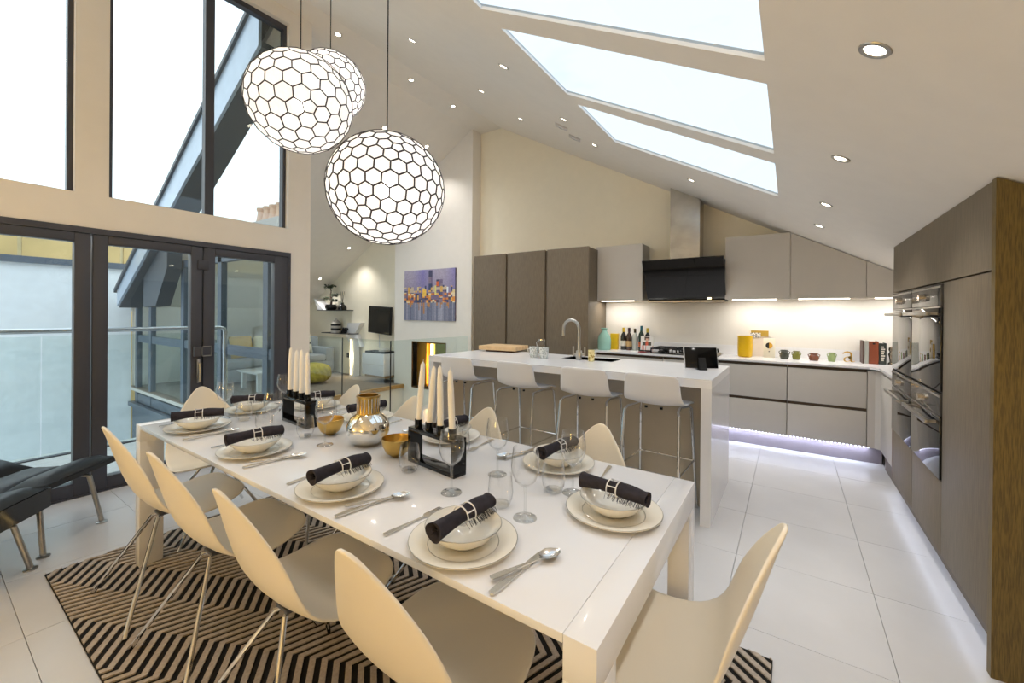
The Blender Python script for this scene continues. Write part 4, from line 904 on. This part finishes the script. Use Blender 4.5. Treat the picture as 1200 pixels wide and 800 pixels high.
# ------------------------------------------------ pendants (Goldberg globes of capiz panes)
def goldberg(fq):
    b = bmesh.new(); bmesh.ops.create_icosphere(b, subdivisions=1, radius=1)
    base = [v.co.copy() for v in b.verts]; faces = [[v.index for v in f_.verts] for f_ in b.faces]; b.free()
    V = {}; P = []; T3 = []
    def vid(p):
        p = p.normalized(); k = tuple(round(c, 4) for c in p)
        if k not in V: V[k] = len(P); P.append(p)
        return V[k]
    for a, b_, c in faces:
        A, B_, C_ = base[a], base[b_], base[c]
        g = {}
        for i in range(fq+1):
            for j in range(fq+1-i): g[i, j] = vid(A*(fq-i-j)+B_*i+C_*j)
        for i in range(fq):
            for j in range(fq-i):
                T3.append((g[i, j], g[i+1, j], g[i, j+1]))
                if i+j < fq-1: T3.append((g[i+1, j], g[i+1, j+1], g[i, j+1]))
    cen = [sum((P[k] for k in t), Vector()).normalized() for t in T3]
    cells = []
    for vi, p in enumerate(P):
        ts = [k for k, t in enumerate(T3) if vi in t]; u = p.orthogonal().normalized(); w_ = p.cross(u)
        ts.sort(key=lambda k: math.atan2(cen[k].dot(w_), cen[k].dot(u))); cells.append((p, [cen[k] for k in ts]))
    return cells
GC = goldberg(4); GF = goldberg(5)
mc_ = bpy.data.materials.new('capiz_shell'); mc_.use_nodes = True; t_ = mc_.node_tree; n_ = t_.nodes; n_.clear()
o_ = n_.new('ShaderNodeOutputMaterial'); mx = n_.new('ShaderNodeMixShader'); m2 = n_.new('ShaderNodeMixShader'); tr = n_.new('ShaderNodeBsdfTranslucent'); df = n_.new('ShaderNodeBsdfPrincipled'); rf = n_.new('ShaderNodeBsdfRefraction')
tr.inputs[0].default_value = srgb('#fdfaf4'); df.inputs['Base Color'].default_value = srgb('#e9e0d0'); df.inputs['Roughness'].default_value = .3
rf.inputs['IOR'].default_value = 1.02; rf.inputs['Roughness'].default_value = .9; rf.inputs[0].default_value = srgb('#fff6e6')
nzc = n_.new('ShaderNodeTexNoise'); nzc.inputs['Scale'].default_value = 18; tcc = n_.new('ShaderNodeTexCoord'); rc = n_.new('ShaderNodeValToRGB')
rc.color_ramp.elements[0].color = srgb('#e6e0d6'); rc.color_ramp.elements[1].color = srgb('#fffefa'); t_.links.new(tcc.outputs['Object'], nzc.inputs['Vector']); t_.links.new(nzc.outputs['Fac'], rc.inputs[0]); t_.links.new(rc.outputs[0], tr.inputs[0])
mx.inputs[0].default_value = .45; m2.inputs[0].default_value = .07
t_.links.new(tr.outputs[0], mx.inputs[1]); t_.links.new(df.outputs[0], mx.inputs[2]); t_.links.new(mx.outputs[0], m2.inputs[1]); t_.links.new(rf.outputs[0], m2.inputs[2]); t_.links.new(m2.outputs[0], o_.inputs[0])
m_wire = mat('dark_came', '#2b241e', .5, .3)
def pane_mesh(poly):
    c = sum(poly, Vector())/len(poly)
    me = bpy.data.meshes.new('pane'); b = bmesh.new()
    inner = [b.verts.new((c+(v-c)*.97)) for v in poly]; cv_ = b.verts.new(c*1.003)
    for k in range(len(inner)): b.faces.new((inner[k], inner[(k+1) % len(inner)], cv_))
    b.to_mesh(me); b.free(); me.materials.append(mc_); return me
PANES = {4: [pane_mesh(q_) for p_, q_ in GC], 5: [pane_mesh(q_) for p_, q_ in GF]}
def globe(x, y, z, r, lab, energy, rz, fq=4):
    t = thing('globe_pendant', lab, 'pendant lamp', (x, y, z), rz, 'honeycomb globe pendants')
    S = Matrix.Diagonal((r, r, r*.95, 1))
    for me in PANES[fq]:
        o = bpy.data.objects.new('pane', me); COL.objects.link(o); o.parent = t; o.matrix_basis = S
    q = MB(); seen = set()
    for p, poly in (GC if fq == 4 else GF):
        for k in range(len(poly)):
            a, b_ = poly[k], poly[(k+1) % len(poly)]; key = tuple(sorted((tuple(round(c, 3) for c in a), tuple(round(c, 3) for c in b_))))
            if key in seen: continue
            seen.add(key); q.tube([Vector((a.x*r, a.y*r, a.z*r*.95)), Vector((b_.x*r, b_.y*r, b_.z*r*.95))], .0034, 5)
    q.obj('wire_frame', m_wire, t, world=False)
    MB().tube([(0, 0, r*.9), (0, 0, CZ(x)-z-.02)], .003, 6).obj('cord', m_blackm, t, world=False)
    MB().lathe([(0, 0), (.05, 0), (.05, .02), (0, .02)], 20, (0, 0, CZ(x)-z-.045)).obj('ceiling_rose', m_steel, t, world=False)
    MB().lathe([(0, .025), (.02, .03), (.02, .07), (.012, .08), (.004, r*.9), (0, r*.9)], 12).obj('lamp_holder', m_steel, t, world=False)
    MB().ball((0, 0, -.01), .04, 2).obj('bulb', mat('bulb_glow', '#ffffff', .5, emit='#ffffff', es=58), t, world=False)
globe(-2.157, 1.192, 2.45, .262, 'left honeycomb globe pendant, partly in front of the smaller one', 9, .3)
globe(-2.487, 1.573, 2.815, .218, 'smaller honeycomb globe pendant half hidden behind the left one', 7, 1.1)
globe(-1.428, 1.169, 1.868, .243, 'lowest honeycomb globe pendant hanging over the middle of the table', 8, .75, 5)

# ------------------------------------------------ downlights
NM = ['%s'] * 40
def place_name(i, x, y):
    names = {0: 'in the right slope above the oak end panel, largest in view', 1: 'in the right slope, second from the camera', 2: 'in the right slope, third from the camera', 3: 'in the right slope nearest the back cupboards', 4: 'close to the steel hood chimney',
             5: 'left of the middle skylight, upper one', 6: 'left of the skylights, beside the smoke sensors', 7: 'left of the skylights, nearest the back wall', 8: 'high on the right slope above the lowest globe', 9: 'high on the right slope, middle of its row',
             10: 'high on the right slope, nearest the gable wall', 11: 'at the ridge right of the left globes', 12: 'at the ridge, middle of its row', 13: 'at the ridge, nearest the gable wall', 14: 'on the lounge slope just above the lowest globe', 15: 'on the lounge slope near the chimney breast',
             16: 'low on the lounge slope, right one', 17: 'low on the lounge slope above the bonsai'}
    return 'recessed round ceiling downlight ' + names.get(i, 'on the right slope behind the camera')
d0 = None
for i, (x, y) in enumerate(DL):
    ang = math.atan(.551) if x > -3.94 else (0 if x > -4.4 else -math.atan(.566))
    Mx = Matrix.Translation((x, y, CZ(x))) @ Matrix.Rotation(ang, 4, 'Y')
    if d0 is None:
        d0 = thing('downlight', 'x', 'ceiling light', (0, 0, 0), 0, 'recessed ceiling downlights')
        MB().lathe([(.028, -.001), (.030, -.004), (.041, -.004), (.043, -.0005)], 24).obj('trim_ring', m_steel, d0, world=False)
        MB().lathe([(0, -.0015), (.028, -.0015)], 20).obj('lens', m_light, d0, world=False, fixn=False); o = d0
    else: o = copy_tree(d0, (0, 0, 0), 0)
    o.matrix_basis = Mx; o['label'] = place_name(i, x, y)
    if i >= 18: o['label'] = 'recessed ceiling downlight outside the picture, ' + ('above the oven wall end', 'rearmost of the middle row', 'rearmost of the high row', 'high row above the near chairs', 'middle row above the near chairs')[i-18]
    lamp('downlight_beam', 'SPOT', (x, y, CZ(x)-.03), 34 if 14 <= i < 18 else 16, (1, .97, .93), .03, (0, 0, 0), spot=math.radians(110), blend=.8)
# smoke sensors on the slope
for (x, y, lb) in ((-2.009, 3.926, 'left white square sensor on the sloping ceiling'), (-2.015, 4.264, 'right white square sensor on the sloping ceiling')):
    t = thing('ceiling_sensor', lb, 'sensor', (0, 0, 0), 0, 'ceiling sensors')
    MB().box(-.07, .07, -.07, .07, -.012, 0, .004).obj('cover', mat('sensor_grey', '#cfcaca', .5), t, world=False)
    MB().lathe([(0, -.02), (.03, -.02), (.035, -.012), (0, -.012)], 16).obj('dome', m_gloss, t, world=False)
    t.matrix_basis = Matrix.Translation((x, y, CZ(x)-.001)) @ Matrix.Rotation(math.atan(.551), 4, 'Y') @ Matrix.Rotation(.5, 4, 'Z')

# ------------------------------------------------ leather seats by the doors
def sling(lab, px_, py_, ang, thick, name):
    t = thing(name, lab, 'stool', (px_, py_, 0), ang, 'black leather seats by the doors')
    # local +x points to the end edge seen in the picture
    def prof(t0, off): return [(-.62+i/16*.72, .385 + .035*math.cos((i/16)*2*PI*1.0)*(1) - .02 + off) for i in range(17)]
    top = prof(0, 0); bot = [(x, z-thick*(.55+.45*math.sin(PI*(i/16)))) for i, (x, z) in enumerate(top)]
    MB().prism(top+bot[::-1], 'y', -.24, .24).obj('frame_shell', m_black if thick > .1 else m_leather, t, world=False)
    pad = []
    for s_ in range(3):
        a = -.60+s_*.235
        rows = []
        for i in range(9):
            u = i/8; x = a+u*.225; zt = .385+.035*math.cos(((x+.62)/.72)*2*PI)-.02
            rows.append([(x, v*.235, zt+.002+.042*(1-(2*u-1)**4)*(1-abs(v)**6)) for v in [k/10*2-1 for k in range(11)]])
        MB().grid(rows).obj('cushion', m_leather, t, world=False, smooth=80)
    for sx in (.02, -.52):
        for sy in (-.19, .19):
            MB().tube([(sx-.05, sy*.8, .35-thick*.6), (sx-.02, sy*.85, .33-thick*.5), (sx+.03 if sx > 0 else sx-.03, sy, .008)], .013, 12).obj('leg', m_steel, t, world=False)
            MB().lathe([(0, 0), (.028, 0), (.028, .006), (.012, .012), (0, .012)], 18, (sx+.03 if sx > 0 else sx-.03, sy, 0)).obj('foot_disc', m_steel, t, world=False)
    return t
sling('low black leather footstool with steel legs in front of the glazed doors', -3.50, .545, math.radians(42), .05, 'leather_footstool')
sling('black leather seat corner at the left edge, nearer the camera', -3.12, .215, math.radians(48), .18, 'leather_bench')
# sideboard with the two lamps, out of the picture at the near end of the room
sb = thing('sideboard', 'white sideboard at the near end of the room, outside the picture', 'sideboard', (-1.8, -1.9, 0))
MB().box(-3.4, -.2, -2.1, -1.6, .08, .75, .004).obj('body', m_gloss, sb); MB().box(-3.3, -.3, -2.05, -1.65, 0, .08).obj('plinth', m_dark, sb)
